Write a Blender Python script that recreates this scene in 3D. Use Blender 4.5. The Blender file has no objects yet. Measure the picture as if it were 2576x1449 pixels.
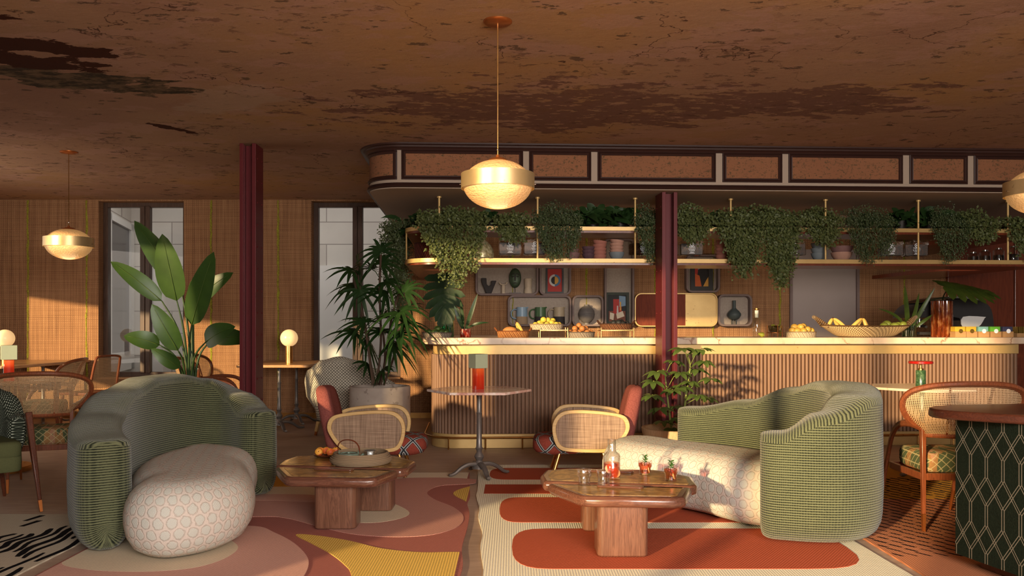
import bpy, math, random
from mathutils import Vector, Matrix
R = math.radians
PI = math.pi
rnd = random.Random(7)
SC = bpy.context.scene
COL = SC.collection
# ---- camera model: 2576x1449, eye height 1.2 m, level camera with a rise ----
F, EYE, CXP, HYP = 2100.0, 1.2, 1288.0, 820.0
def at(px, py, d):            # pixel + depth -> world point
    return ((px - CXP) * d / F, d, EYE + (HYP - py) * d / F)
def fl(px, py, z=0.0):        # pixel on a horizontal plane -> world point
    d = F * (EYE - z) / (py - HYP)
    return ((px - CXP) * d / F, d, z)

# ------------------------------------------------------------------ mesh kit
class MB:
    def __init__(s):
        s.v, s.f, s.m, s.uv = [], [], [], {}
    def add(s, vs, fs, mat=0, uvs=None):
        b = len(s.v)
        s.v.extend([tuple(p) for p in vs])
        if uvs:
            for i, u in enumerate(uvs): s.uv[b + i] = u
        for f in fs:
            s.f.append(tuple(b + i for i in f)); s.m.append(mat)
        return s
    def box(s, c, sz, rz=0, mat=0, M=None):
        x, y, z = sz[0] / 2, sz[1] / 2, sz[2] / 2
        vs = [(-x, -y, -z), (x, -y, -z), (x, y, -z), (-x, y, -z), (-x, -y, z), (x, -y, z), (x, y, z), (-x, y, z)]
        m = Matrix.Translation(c) @ (M if M else Matrix.Rotation(rz, 4, 'Z'))
        return s.add([m @ Vector(p) for p in vs], [(0, 3, 2, 1), (4, 5, 6, 7), (0, 1, 5, 4), (1, 2, 6, 5), (2, 3, 7, 6), (3, 0, 4, 7)], mat)
    def beam(s, a, b, w, h, mat=0, up=(0, 0, 1), w2=None, h2=None):   # rectangular bar from a to b (tapering)
        a, b = Vector(a), Vector(b); d = (b - a).normalized(); u = Vector(up)
        if abs(d.dot(u)) > .95: u = Vector((0, 1, 0))
        sx = d.cross(u).normalized(); uz = sx.cross(d).normalized()
        w2 = w if w2 is None else w2; h2 = h if h2 is None else h2
        vs = []
        for p, ww, hh in ((a, w, h), (b, w2, h2)):
            for i, j in ((-1, -1), (1, -1), (1, 1), (-1, 1)): vs.append(p + sx * (i * ww / 2) + uz * (j * hh / 2))
        return s.add(vs, [(0, 3, 2, 1), (4, 5, 6, 7), (0, 1, 5, 4), (1, 2, 6, 5), (2, 3, 7, 6), (3, 0, 4, 7)], mat)
    def tube(s, pts, r, n=8, mat=0, closed=False, ry=None, up=None):
        pts = [Vector(p) for p in pts]; L = len(pts)
        rs = r if isinstance(r, (list, tuple)) else [r] * L
        ry = ry if isinstance(ry, (list, tuple)) else ([ry] * L if ry else rs)
        vs, fs, nrm = [], [], None
        for i, p in enumerate(pts):
            if closed: t = (pts[(i + 1) % L] - pts[i - 1])
            else: t = pts[min(i + 1, L - 1)] - pts[max(i - 1, 0)]
            if t.length < 1e-9: t = Vector((0, 0, 1))
            t.normalize()
            if up is not None:
                nrm = Vector(up) - t * Vector(up).dot(t)
            elif nrm is None:
                a = Vector((0, 0, 1)) if abs(t.z) < .9 else Vector((1, 0, 0)); nrm = a - t * a.dot(t)
            else: nrm = nrm - t * nrm.dot(t)
            if nrm.length < 1e-9: nrm = t.orthogonal()
            nrm.normalize(); b = t.cross(nrm)
            for k in range(n):
                an = 2 * PI * k / n
                vs.append(p + nrm * (math.cos(an) * rs[i]) + b * (math.sin(an) * ry[i]))
        for i in range(L if closed else L - 1):
            j = (i + 1) % L
            for k in range(n): fs.append((i * n + k, i * n + (k + 1) % n, j * n + (k + 1) % n, j * n + k))
        if not closed: fs.append(tuple(range(n - 1, -1, -1))); fs.append(tuple((L - 1) * n + k for k in range(n)))
        return s.add(vs, fs, mat)
    def lathe(s, prof, c=(0, 0, 0), n=28, mat=0, rib=0, nrib=0, sx=1, sy=1, close=False):
        vs, fs, uv = [], [], []; L = len(prof); acc = 0
        for i, (r, z) in enumerate(prof):
            if i: acc += math.hypot(r - prof[i - 1][0], z - prof[i - 1][1])
            for k in range(n):
                an = 2 * PI * k / n; rr = r * (1 + (rib * abs(math.cos(an * nrib / 2)) if rib else 0))
                vs.append((c[0] + sx * rr * math.cos(an), c[1] + sy * rr * math.sin(an), c[2] + z)); uv.append((k / n, acc))
        for i in range(L if close else L - 1):
            j = (i + 1) % L
            for k in range(n): fs.append((i * n + k, i * n + (k + 1) % n, j * n + (k + 1) % n, j * n + k))
        if not close:
            if prof[0][0] > 1e-5: fs.append(tuple(range(n - 1, -1, -1)))
            if prof[-1][0] > 1e-5: fs.append(tuple((L - 1) * n + k for k in range(n)))
        return s.add(vs, fs, mat, uv)
    def prism(s, poly, z0, z1, mat=0, M=None, cap0=True, cap1=True, mat_side=None):
        n = len(poly); vs = [(p[0], p[1], z0) for p in poly] + [(p[0], p[1], z1) for p in poly]
        if M: vs = [M @ Vector(p) for p in vs]
        b = len(s.v); s.add(vs, [], mat)
        ms = mat if mat_side is None else mat_side
        for i in range(n):
            s.f.append((b + i, b + (i + 1) % n, b + n + (i + 1) % n, b + n + i)); s.m.append(ms)
        if cap1: s.f.append(tuple(b + n + i for i in range(n))); s.m.append(mat)
        if cap0: s.f.append(tuple(b + i for i in range(n - 1, -1, -1))); s.m.append(ms)
        return s
    def grid(s, rows, mat=0, cu=False, cv=False, uvs=None, flip=False):   # rows[i][j]; cu closes j, cv closes i
        L, n = len(rows), len(rows[0]); vs = [p for r in rows for p in r]; fs = []
        for i in range(L if cv else L - 1):
            a = (i + 1) % L
            for j in range(n if cu else n - 1):
                b = (j + 1) % n; q = (i * n + j, i * n + b, a * n + b, a * n + j)
                fs.append(q[::-1] if flip else q)
        return s.add(vs, fs, mat, [u for r in uvs for u in r] if uvs else None)
    def ell(s, c, r, n=14, m=9, mat=0, M=None, noise=0):
        vs, fs = [], []
        for i in range(1, m):
            th = PI * i / m
            for k in range(n):
                ph = 2 * PI * k / n; q = 1 + (rnd.uniform(-noise, noise) if noise else 0)
                vs.append(Vector((r[0] * q * math.sin(th) * math.cos(ph), r[1] * q * math.sin(th) * math.sin(ph), r[2] * math.cos(th))))
        vs += [Vector((0, 0, r[2])), Vector((0, 0, -r[2]))]
        for i in range(m - 2):
            for k in range(n): fs.append((i * n + k, (i + 1) * n + k, (i + 1) * n + (k + 1) % n, i * n + (k + 1) % n))
        T = len(vs) - 2
        for k in range(n): fs.append((T, k, (k + 1) % n)); fs.append((T + 1, (m - 2) * n + (k + 1) % n, (m - 2) * n + k))
        mt = Matrix.Translation(c) @ (M if M else Matrix.Identity(4))
        return s.add([mt @ p for p in vs], fs, mat)
    def quad(s, a, b, c, d, mat=0): return s.add([a, b, c, d], [(0, 1, 2, 3)], mat)
    def blade(s, a, b, w, nrm=(0, -1, 0), sag=0.0, seg=6, fold=.25, prof=None, mat=0, curl=0.0, tip=0.0):
        """a leaf: midrib a->b that sags, full width w, facing nrm"""
        a, b, nrm = Vector(a), Vector(b), Vector(nrm).normalized(); d = b - a; L = d.length
        side = d.normalized().cross(nrm)
        if side.length < 1e-4: side = d.orthogonal()
        side.normalize(); nn = side.cross(d.normalized()).normalized()
        if prof is None: prof = lambda t: math.sin(PI * t ** .8) ** .75
        vs, fs = [], []
        for i in range(seg + 1):
            t = i / seg; p = a + d * t + Vector((0, 0, -1)) * sag * L * t * t + nn * curl * L * math.sin(PI * t)
            h = max(.0, prof(t)) * w / 2 + (1e-4 if i in (0, seg) else 0)
            vs += [p - side * h + nn * fold * h, p, p + side * h + nn * fold * h]
        for i in range(seg):
            k = i * 3
            fs += [(k, k + 1, k + 4, k + 3), (k + 1, k + 2, k + 5, k + 4)]
        uv = []
        for i in range(seg + 1): uv += [(0, i / seg), (.5, i / seg), (1, i / seg)]
        return s.add(vs, fs, mat, uv)

def obj(name, mb, mats, parent=None, smooth=True, bevel=0, seg=2, sub=0, label=None, loc=None, rz=0, angle=40, solid=0):
    me = bpy.data.meshes.new(name); me.from_pydata(mb.v, [], mb.f); me.validate()
    mats = mats if isinstance(mats, (list, tuple)) else [mats]
    for m in mats: me.materials.append(m)
    if len(mats) > 1 and len(me.polygons) == len(mb.m):
        me.polygons.foreach_set('material_index', mb.m)
    if mb.uv:
        lay = me.uv_layers.new(name='UVMap')
        for l in me.loops: lay.data[l.index].uv = mb.uv.get(l.vertex_index, (0, 0))
    if smooth:
        me.polygons.foreach_set('use_smooth', [True] * len(me.polygons))
        if not sub:
            try: me.set_sharp_from_angle(angle=R(angle))
            except Exception: pass
    me.update()
    o = bpy.data.objects.new(name, me); COL.objects.link(o)
    if parent: o.parent = parent
    if loc: o.location = loc
    if rz: o.rotation_euler = (0, 0, rz)
    if solid:
        md = o.modifiers.new('s', 'SOLIDIFY'); md.thickness = solid; md.offset = 0
    if bevel:
        md = o.modifiers.new('b', 'BEVEL'); md.width = bevel; md.segments = seg; md.limit_method = 'ANGLE'; md.angle_limit = R(35)
    if sub:
        md = o.modifiers.new('u', 'SUBSURF'); md.levels = sub; md.render_levels = sub
    if label: o['label'] = label
    return o
def tag(o, label, cat, group=None):
    o['label'] = label; o['category'] = cat
    if group: o['group'] = group
    return o
def thing(name, label, cat, loc=(0, 0, 0), rz=0, group=None):
    o = bpy.data.objects.new(name, None); COL.objects.link(o); o.empty_display_size = .05
    o.location = loc; o.rotation_euler = (0, 0, rz)
    return tag(o, label, cat, group)
def struct(name, mb, mats, parent=None, **k):
    o = obj(name, mb, mats, parent, **k)
    if not parent: o['kind'] = 'structure'
    return o
def kids(o): return [c for c in COL.objects if c.parent == o]
def dup(src, label, loc=None, rz=None, group=None, scale=None, mat=None):
    def cp(o, par):
        c = o.copy(); COL.objects.link(c)
        if par is not None: c.parent = par
        return c
    r = cp(src, None)
    for ch in kids(src):
        c = cp(ch, r)
        for g in kids(ch): cp(g, c)
    r['label'] = label
    if group: r['group'] = group
    if loc is not None: r.location = loc
    if rz is not None: r.rotation_euler = (0, 0, rz)
    if scale is not None: r.scale = (scale,) * 3
    return r

def rrect(x0, y0, x1, y1, r, n=5):
    pts = []
    for cx, cy, a0 in ((x1 - r, y0 + r, -90), (x1 - r, y1 - r, 0), (x0 + r, y1 - r, 90), (x0 + r, y0 + r, 180)):
        for i in range(n + 1):
            a = R(a0 + 90 * i / n); pts.append((cx + r * math.cos(a), cy + r * math.sin(a)))
    return pts
def cat_rom(pts, n=6, closed=True):
    out = []; L = len(pts)
    for i in range(L if closed else L - 1):
        if closed: p0, p1, p2, p3 = (Vector(pts[(i + k) % L]) for k in (-1, 0, 1, 2))
        else: p0, p1, p2, p3 = (Vector(pts[min(max(i + k, 0), L - 1)]) for k in (-1, 0, 1, 2))
        for j in range(n):
            t = j / n
            out.append(tuple(.5 * ((2 * p1) + (p2 - p0) * t + (2 * p0 - 5 * p1 + 4 * p2 - p3) * t * t + (3 * p1 - p0 - 3 * p2 + p3) * t ** 3)))
    if not closed: out.append(tuple(pts[-1]))
    return out
def offs(poly, d):            # crude inward offset of a convex-ish ccw polygon
    n = len(poly); out = []
    for i in range(n):
        a, b, c = Vector(poly[i - 1][:2]), Vector(poly[i][:2]), Vector(poly[(i + 1) % n][:2])
        e1, e2 = (b - a), (c - b)
        if e1.length < 1e-9: e1 = e2
        if e2.length < 1e-9: e2 = e1
        n1, n2 = Vector((-e1.y, e1.x)).normalized(), Vector((-e2.y, e2.x)).normalized()
        m = n1 + n2
        if m.length < 1e-6: m = n1
        m.normalize(); k = max(.4, m.dot(n1)); out.append(tuple(b + m * (d / k)))
    return out
def ring_frame(poly, poly2, y0, y1, mb, mat=0):   # frame between outer poly and inner poly (x,z), extruded in y (front y0)
    n = len(poly)
    A = [(p[0], y0, p[1]) for p in poly]; B = [(p[0], y0, p[1]) for p in poly2]
    C = [(p[0], y1, p[1]) for p in poly]; D = [(p[0], y1, p[1]) for p in poly2]
    mb.grid([A, B, D, C], mat, cu=True, cv=True, flip=True)

# ------------------------------------------------------------------ materials
def S(r, g, b):
    f = lambda c: (c / 255 / 12.92) if c / 255 <= .04045 else ((c / 255 + .055) / 1.055) ** 2.4
    return (f(r), f(g), f(b), 1)
class G:
    def __init__(s, name, rough=.6, metal=0, base=None, spec=.4):
        s.mat = bpy.data.materials.new(name); s.mat.use_nodes = True; s.nt = s.mat.node_tree
        s.b = s.nt.nodes['Principled BSDF']; s.out = s.nt.nodes['Material Output']
        s.b.inputs['Roughness'].default_value = rough; s.b.inputs['Metallic'].default_value = metal
        s.b.inputs['Specular IOR Level'].default_value = spec
        if base: s.b.inputs['Base Color'].default_value = base
    def n(s, t): return s.nt.nodes.new(t)
    def l(s, a, b): s.nt.links.new(a, b)
    def put(s, sock, v):
        if hasattr(v, 'is_output'): s.l(v, sock)
        elif v is not None: sock.default_value = v
    def co(s, kind='Object', scale=(1, 1, 1), rot=(0, 0, 0), loc=(0, 0, 0)):
        tc = s.n('ShaderNodeTexCoord'); mp = s.n('ShaderNodeMapping')
        mp.inputs['Scale'].default_value = scale; mp.inputs['Rotation'].default_value = rot; mp.inputs['Location'].default_value = loc
        s.l(tc.outputs[kind], mp.inputs['Vector']); return mp.outputs[0]
    def noise(s, vec, scale, detail=4, rough=.55, dist=0, out='Fac'):
        t = s.n('ShaderNodeTexNoise'); s.l(vec, t.inputs['Vector'])
        t.inputs['Scale'].default_value = scale; t.inputs['Detail'].default_value = detail
        t.inputs['Roughness'].default_value = rough; t.inputs['Distortion'].default_value = dist
        return t.outputs[out]
    def vor(s, vec, scale, feat='F1', rand=1, out='Distance'):
        t = s.n('ShaderNodeTexVoronoi'); t.feature = feat; s.l(vec, t.inputs['Vector'])
        t.inputs['Scale'].default_value = scale; t.inputs['Randomness'].default_value = rand
        return t.outputs[out]
    def wave(s, vec, scale, dist=0, det=2, dsc=1, dirn='X', prof='SIN', typ='BANDS'):
        t = s.n('ShaderNodeTexWave'); t.wave_type = typ; t.wave_profile = prof
        if typ == 'BANDS': t.bands_direction = dirn
        s.l(vec, t.inputs['Vector']); t.inputs['Scale'].default_value = scale; t.inputs['Distortion'].default_value = dist
        t.inputs['Detail'].default_value = det; t.inputs['Detail Scale'].default_value = dsc
        return t.outputs['Fac']
    def m(s, op, a, b=None, c=None, clamp=False):
        t = s.n('ShaderNodeMath'); t.operation = op; t.use_clamp = clamp
        for i, v in enumerate((a, b, c)):
            if v is not None: s.put(t.inputs[i], v)
        return t.outputs[0]
    def vm(s, op, a, b=None, out=0):
        t = s.n('ShaderNodeVectorMath'); t.operation = op
        s.put(t.inputs[0], a)
        if b is not None: s.put(t.inputs[1], b)
        return t.outputs['Value'] if out == 'v' else t.outputs[0]
    def sep(s, v):
        t = s.n('ShaderNodeSeparateXYZ'); s.l(v, t.inputs[0]); return t.outputs
    def comb(s, x, y, z):
        t = s.n('ShaderNodeCombineXYZ')
        for i, v in enumerate((x, y, z)): s.put(t.inputs[i], v)
        return t.outputs[0]
    def mix(s, f, a, b, mode='MIX'):
        t = s.n('ShaderNodeMix'); t.data_type = 'RGBA'; t.blend_type = mode
        s.put(t.inputs[0], f); s.put(t.inputs[6], a); s.put(t.inputs[7], b); return t.outputs[2]
    def ramp(s, f, stops, interp='LINEAR'):
        t = s.n('ShaderNodeValToRGB'); t.color_ramp.interpolation = interp; e = t.color_ramp.elements
        while len(e) < len(stops): e.new(.5)
        for i, (p, c) in enumerate(stops): e[i].position = p; e[i].color = c if hasattr(c, '__len__') else (c, c, c, 1)
        s.l(f, t.inputs[0]); return t.outputs[0]
    def step(s, f, lo, hi):
        t = s.n('ShaderNodeMapRange'); t.interpolation_type = 'SMOOTHSTEP'
        s.put(t.inputs[0], f); t.inputs[1].default_value = lo; t.inputs[2].default_value = hi; return t.outputs[0]
    def bump(s, h, strength=.3, dist=.01):
        t = s.n('ShaderNodeBump'); t.inputs['Strength'].default_value = strength; t.inputs['Distance'].default_value = dist
        s.l(h, t.inputs['Height']); s.l(t.outputs[0], s.b.inputs['Normal']); return s
    def color(s, c): s.put(s.b.inputs['Base Color'], c); return s
    def rough(s, c): s.put(s.b.inputs['Roughness'], c); return s
def plain(name, c, rough=.6, metal=0, var=.12, scale=30, bump=0, spec=.4, coat=0, trans=0):
    g = G(name, rough, metal, spec=spec); v = g.co(); f = g.noise(v, scale, 3)
    a = tuple(x * (1 - var) for x in c[:3]) + (1,); b = tuple(min(1, x * (1 + var)) for x in c[:3]) + (1,)
    g.color(g.mix(f, a, b))
    if bump: g.bump(f, bump, .004)
    if coat: g.b.inputs['Coat Weight'].default_value = coat; g.b.inputs['Coat Roughness'].default_value = .1
    return g.mat
def wood(name, c1, c2, rough=.35, axis='X', scale=1.0, coat=.3):
    g = G(name, rough); sc = {'X': (.6, 9, 9), 'Y': (9, .6, 9), 'Z': (9, 9, .6)}[axis]
    v = g.co(scale=tuple(x * scale for x in sc)); n1 = g.noise(v, 1.6, 5, .6, 1.2)
    v2 = g.co(scale=tuple(x * 8 * scale for x in sc)); n2 = g.noise(v2, 2, 3)
    w = g.ramp(g.m('FRACT', g.m('MULTIPLY', n1, 7)), [(0, .0), (.7, 1.0), (1, 0.1)])
    f = g.m('ADD', g.m('MULTIPLY', w, .55), g.m('MULTIPLY', n2, .55))
    g.color(g.mix(f, c1, c2)); g.bump(f, .08, .002)
    g.b.inputs['Coat Weight'].default_value = coat; g.b.inputs['Coat Roughness'].default_value = .15
    return g.mat
def glassy(name, tint=(1, 1, 1, 1), rough=.02, alpha=.08, gl=1.0):
    """clear glass: straight-through transmission plus a fresnel reflection"""
    g = G(name); nt = g.nt
    tr = g.n('ShaderNodeBsdfTransparent'); tr.inputs[0].default_value = tint
    gs = g.n('ShaderNodeBsdfGlossy'); gs.inputs['Roughness'].default_value = rough; gs.inputs[0].default_value = (gl, gl, gl, 1)
    lw = g.n('ShaderNodeLayerWeight'); lw.inputs[0].default_value = .35
    f = g.m('ADD', g.m('MULTIPLY', lw.outputs['Facing'], .45), alpha, clamp=True)
    mx = g.n('ShaderNodeMixShader'); g.l(f, mx.inputs[0]); g.l(tr.outputs[0], mx.inputs[1]); g.l(gs.outputs[0], mx.inputs[2])
    g.l(mx.outputs[0], g.out.inputs[0]); return g.mat
def leafmat(name, c1, c2, rough=.45, trans=.25, scale=14):
    g = G(name, rough); v = g.co(); f = g.noise(v, scale, 3); c = g.mix(f, c1, c2); g.color(c)
    t = g.n('ShaderNodeBsdfTranslucent'); g.l(c, t.inputs[0]); mx = g.n('ShaderNodeMixShader'); mx.inputs[0].default_value = trans
    g.l(g.b.outputs[0], mx.inputs[1]); g.l(t.outputs[0], mx.inputs[2]); g.l(mx.outputs[0], g.out.inputs[0]); return g.mat
MT = {}
# ------------------------------------------------------------------ material library
def mk():
    # woven wall cloth
    g = G('woven_wall', .85, spec=.15); v = g.co(); x, y, z = g.sep(v)
    hv = g.noise(g.co(scale=(38, 38, 1.2)), 1, 3); hh = g.noise(g.co(scale=(1.5, 1.5, 70)), 1, 3)
    wx = g.m('SINE', g.m('ADD', g.m('MULTIPLY', x, 2 * PI / .026), g.m('MULTIPLY', hh, 3)))
    wz = g.m('SINE', g.m('ADD', g.m('MULTIPLY', z, 2 * PI / .024), g.m('MULTIPLY', hv, 3)))
    w = g.m('MULTIPLY', g.m('ADD', wx, 1), g.m('ADD', wz, 1))
    f = g.m('ADD', g.m('MULTIPLY', w, .07), g.m('ADD', g.m('MULTIPLY', hv, .6), g.m('MULTIPLY', hh, .3)))
    g.color(g.ramp(f, [(.2, S(104, 72, 50)), (.55, S(156, 114, 80)), (.95, S(192, 150, 108))])); g.bump(w, .35, .006)
    MT['woven'] = g.mat
    g = G('green_seam', .9); v = g.co(); f = g.noise(g.co(scale=(40, 40, 14)), 3, 5, .7)
    g.color(g.ramp(f, [(.35, S(105, 78, 40)), (.5, S(150, 140, 40)), (.65, S(165, 175, 50))])); g.bump(f, .8, .01); MT['seam'] = g.mat
    # ceiling with flaking paint
    g = G('peeling_plaster', .9, spec=.1); v = g.co(); x, y, z = g.sep(v)
    big = g.noise(v, .55, 4); mid = g.noise(g.co(scale=(1, 1.9, 1)), 2.6, 9, .62); fine = g.noise(g.co(scale=(1, 1.6, 1)), 8, 9, .68)
    c = g.ramp(big, [(.3, S(158, 122, 102)), (.5, S(172, 137, 108)), (.62, S(178, 139, 97)), (.75, S(168, 135, 114))])
    c = g.mix(g.m('MULTIPLY', g.noise(v, 30, 6, .7), .22), c, S(110, 80, 60))
    pink = g.step(g.noise(g.co(scale=(1, 1.5, 1), loc=(3, 7, 0)), 1.9, 9, .66), .54, .56); c = g.mix(g.m('MULTIPLY', pink, .4), c, S(178, 140, 124))
    fl1 = g.step(fine, .58, .60); c = g.mix(g.m('MULTIPLY', g.m('MULTIPLY', fl1, g.step(g.noise(v, .8, 3), .48, .58)), .65), c, S(108, 80, 64))
    fl2 = g.step(g.noise(g.co(scale=(1, 1.7, 1), loc=(9, 2, 0)), 5.5, 9, .66), .61, .625); c = g.mix(g.m('MULTIPLY', fl2, .8), c, S(92, 74, 58))
    def blob(cx, cy, rx, ry, rot=0, k=.55):
        dx = g.m('SUBTRACT', x, cx); dy = g.m('SUBTRACT', y, cy); cr, sr = math.cos(rot), math.sin(rot)
        ux = g.m('ADD', g.m('MULTIPLY', dx, cr / rx), g.m('MULTIPLY', dy, sr / rx)); uy = g.m('ADD', g.m('MULTIPLY', dx, -sr / ry), g.m('MULTIPLY', dy, cr / ry))
        r = g.m('SQRT', g.m('ADD', g.m('MULTIPLY', ux, ux), g.m('MULTIPLY', uy, uy)))
        return g.m('ADD', r, g.m('MULTIPLY', g.m('SUBTRACT', mid, .5), 1.6 + k))
    mv = g.m('SUBTRACT', 1, g.step(g.m('MINIMUM', blob(.35, 6.35, 1.9, .75, .05, 1.4), blob(2.0, 6.2, 1.6, .5, -.1, 1.4)), .78, .84))
    mv = g.m('MULTIPLY', mv, g.step(g.noise(g.co(scale=(1, 2, 1)), 7, 8, .65), .40, .44))
    c = g.mix(g.m('MULTIPLY', mv, .8), c, S(112, 80, 70))
    wt = g.m('SUBTRACT', 1, g.step(blob(-2.05, 6.1, .5, .3, -.5), .8, 1.0)); c = g.mix(g.m('MULTIPLY', wt, .3), c, S(186, 166, 146))
    d2 = g.m('SUBTRACT', 1, g.step(g.m('MINIMUM', blob(-2.95, 5.6, .95, .38, .42), blob(-3.6, 5.3, .6, .4, .3)), .70, .74)); c = g.mix(d2, c, g.mix(g.step(fine, .4, .6), S(64, 54, 42), S(116, 96, 74)))
    d1 = g.m('SUBTRACT', 1, g.step(g.m('MINIMUM', g.m('MINIMUM', blob(-2.8, 4.95, .5, .2, .32), blob(-3.0, 5.2, .7, .24, .35)), g.m('MINIMUM', blob(-2.95, 4.42, .4, .14, .2), blob(-2.85, 6.95, .3, .1, .9))), .66, .69)); c = g.mix(d1, c, S(66, 33, 20))
    cr_ = g.vor(g.vm('ADD', v, g.noise(v, 2, 5, out='Color')), .7, 'DISTANCE_TO_EDGE')
    ck = g.m('SUBTRACT', 1, g.step(cr_, .0, .006)); c = g.mix(g.m('MULTIPLY', ck, g.step(g.noise(v, .9, 2), .5, .6)), c, S(80, 55, 42))
    g.color(c); g.bump(g.m('ADD', fine, g.m('MULTIPLY', d1, -.6)), .25, .02); MT['ceiling'] = g.mat
    # floor
    g = G('worn_concrete', .5, spec=.35); v = g.co(); f = g.m('ADD', g.m('MULTIPLY', g.noise(v, 1.2, 6), .6), g.m('MULTIPLY', g.noise(g.co(scale=(1, 5, 1)), 4, 8, .7), .5))
    g.color(g.ramp(f, [(.3, S(122, 100, 86)), (.55, S(164, 138, 120)), (.8, S(194, 170, 152))])); g.bump(f, .15, .01); g.rough(g.m('ADD', g.m('MULTIPLY', f, .3), .3)); MT['floor'] = g.mat
    # speckled gold plaster
    g = G('gold_plaster', .42, .35); v = g.co(); f = g.noise(v, 6, 4); sp = g.step(g.noise(g.co(scale=(1, 1, 1.3)), 26, 5, .7), .62, .68)
    sp = g.m('MULTIPLY', sp, g.step(g.noise(v, 4, 3), .42, .58)); c = g.mix(f, S(196, 158, 98), S(228, 194, 130)); g.color(g.mix(g.m('MULTIPLY', sp, .75), c, S(120, 84, 44))); MT['gold'] = g.mat
    g = G('brass', .28, 1); v = g.co(); f = g.noise(v, 12, 4); g.color(g.mix(f, S(190, 140, 78), S(226, 178, 108))); g.rough(g.m('ADD', g.m('MULTIPLY', f, .2), .2)); MT['brass'] = g.mat
    g = G('aged_brass_leaf', .4, .75); v = g.co(); f = g.noise(v, 14, 4); sp = g.step(g.noise(v, 22, 4), .66, .7); g.color(g.mix(g.m('MULTIPLY', sp, .5), g.mix(f, S(200, 166, 114), S(226, 200, 150)), S(140, 105, 60))); MT['leafbrass'] = g.mat
    MT['copper'] = plain('copper_lacquer', S(190, 112, 58), .35, .8)
    # fluted timber
    g = G('fluted_timber', .5); v = g.co(); f = g.noise(g.co(scale=(14, 14, 1.5)), 2, 4); sp = g.step(g.noise(v, 30, 3), .7, .74); g.color(g.mix(g.m('MULTIPLY', sp, .5), g.mix(f, S(114, 84, 65), S(148, 112, 87)), S(186, 140, 96))); MT['flute'] = g.mat
    # marble
    g = G('peach_marble', .22, spec=.5); v = g.co(); d = g.noise(v, 1.6, 6, .6, out='Color'); vv = g.vm('ADD', v, g.vm('MULTIPLY', d, (.9, .9, .9)))
    e = g.vor(vv, 2.2, 'DISTANCE_TO_EDGE'); vein = g.m('SUBTRACT', 1, g.step(e, 0, .035)); vein = g.m('MULTIPLY', vein, g.step(g.noise(v, 1.7, 3), .42, .6))
    c = g.ramp(g.noise(v, 3, 6), [(.3, S(214, 178, 146)), (.55, S(232, 206, 178)), (.75, S(236, 218, 200))]); g.color(g.mix(g.m('MULTIPLY', vein, .8), c, S(150, 88, 52))); MT['marble'] = g.mat
    g = G('pink_marble', .15, spec=.5); v = g.co(); e = g.noise(v, 4, 7, .7, 1.5); g.color(g.ramp(e, [(.35, S(196, 140, 124)), (.5, S(224, 186, 172)), (.6, S(240, 226, 214))])); MT['pinkmarble'] = g.mat
    g = G('green_marble', .2); v = g.co(); e = g.noise(v, 14, 7, .7, 2); g.color(g.ramp(e, [(.35, S(28, 52, 34)), (.55, S(62, 92, 58)), (.7, S(120, 146, 108))])); MT['greenmarble'] = g.mat
    # steel column
    MT['oxblood'] = plain('oxblood_steel', S(98, 30, 34), .42, .15, .1, 9, .05)
    MT['iron'] = plain('cast_iron', S(128, 122, 118), .42, .6, .15, 40, .1)
    MT['darkiron'] = plain('black_iron', S(44, 40, 38), .45, .6)
    MT['walnut'] = wood('walnut', S(80, 50, 38), S(130, 90, 70), .3, 'Z', 1.6)
    MT['walnut_x'] = wood('walnut_edge', S(74, 44, 34), S(122, 80, 62), .22, 'X', 1.6, .6)
    MT['burl'] = None
    g = G('burl_veneer', .3, spec=.4); f = g.noise(g.co(scale=(1, 1, 1)), 7, 9, .68, 2.2); g.color(g.ramp(f, [(.3, S(84, 58, 28)), (.47, S(140, 102, 52)), (.56, S(186, 142, 78)), (.7, S(112, 80, 42))])); g.b.inputs['Coat Weight'].default_value = .25; g.b.inputs['Coat Roughness'].default_value = .1; MT['burl'] = g.mat
    MT['darkwood'] = wood('dark_stained_wood', S(58, 28, 18), S(104, 54, 34), .3, 'X', 1.6, .4)
    MT['chairwood'] = wood('reddish_chair_wood', S(88, 44, 26), S(146, 80, 48), .32, 'Z', 1.8, .3)
    MT['windowwood'] = wood('window_frame_wood', S(60, 42, 32), S(92, 68, 54), .5, 'Z', 1.4, .1)
    MT['mahogany'] = wood('mahogany_panel', S(92, 38, 20), S(130, 60, 34), .35, 'Z', .8, .3)
    MT['matte_mahogany'] = wood('matte_mahogany', S(92, 34, 18), S(124, 54, 30), .75, 'Z', .8, 0)
    MT['oaktop'] = wood('oak_table_top', S(160, 112, 72), S(206, 158, 110), .35, 'Y', 1.2, .3)
    MT['palewood'] = wood('pale_bent_wood', S(186, 146, 90), S(222, 186, 126), .4, 'X', 2.2, .2)
    MT['pot_wood'] = wood('pale_pot_wood', S(196, 158, 118), S(226, 194, 154), .6, 'Z', 1, 0)
    # green ribbed sofa cloth: ribs follow UV v (metres)
    def ribbed(name, c1, c2, per=.0135):
        g = G(name, .95, spec=.08); uv = g.co('UV'); u, v, _ = g.sep(uv); n1 = g.noise(g.co(), 90, 3)
        r = g.m('SINE', g.m('ADD', g.m('MULTIPLY', v, 2 * PI / per), g.m('MULTIPLY', n1, 1.6)))
        k = g.m('SINE', g.m('ADD', g.m('MULTIPLY', u, 2 * PI / .011), g.m('MULTIPLY', n1, 4)))
        f = g.m('ADD', g.m('MULTIPLY', r, .38), g.m('ADD', .5, g.m('MULTIPLY', k, .10))); f = g.m('ADD', f, g.m('MULTIPLY', g.m('SUBTRACT', g.noise(g.co(), 5, 4), .5), .25))
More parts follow.
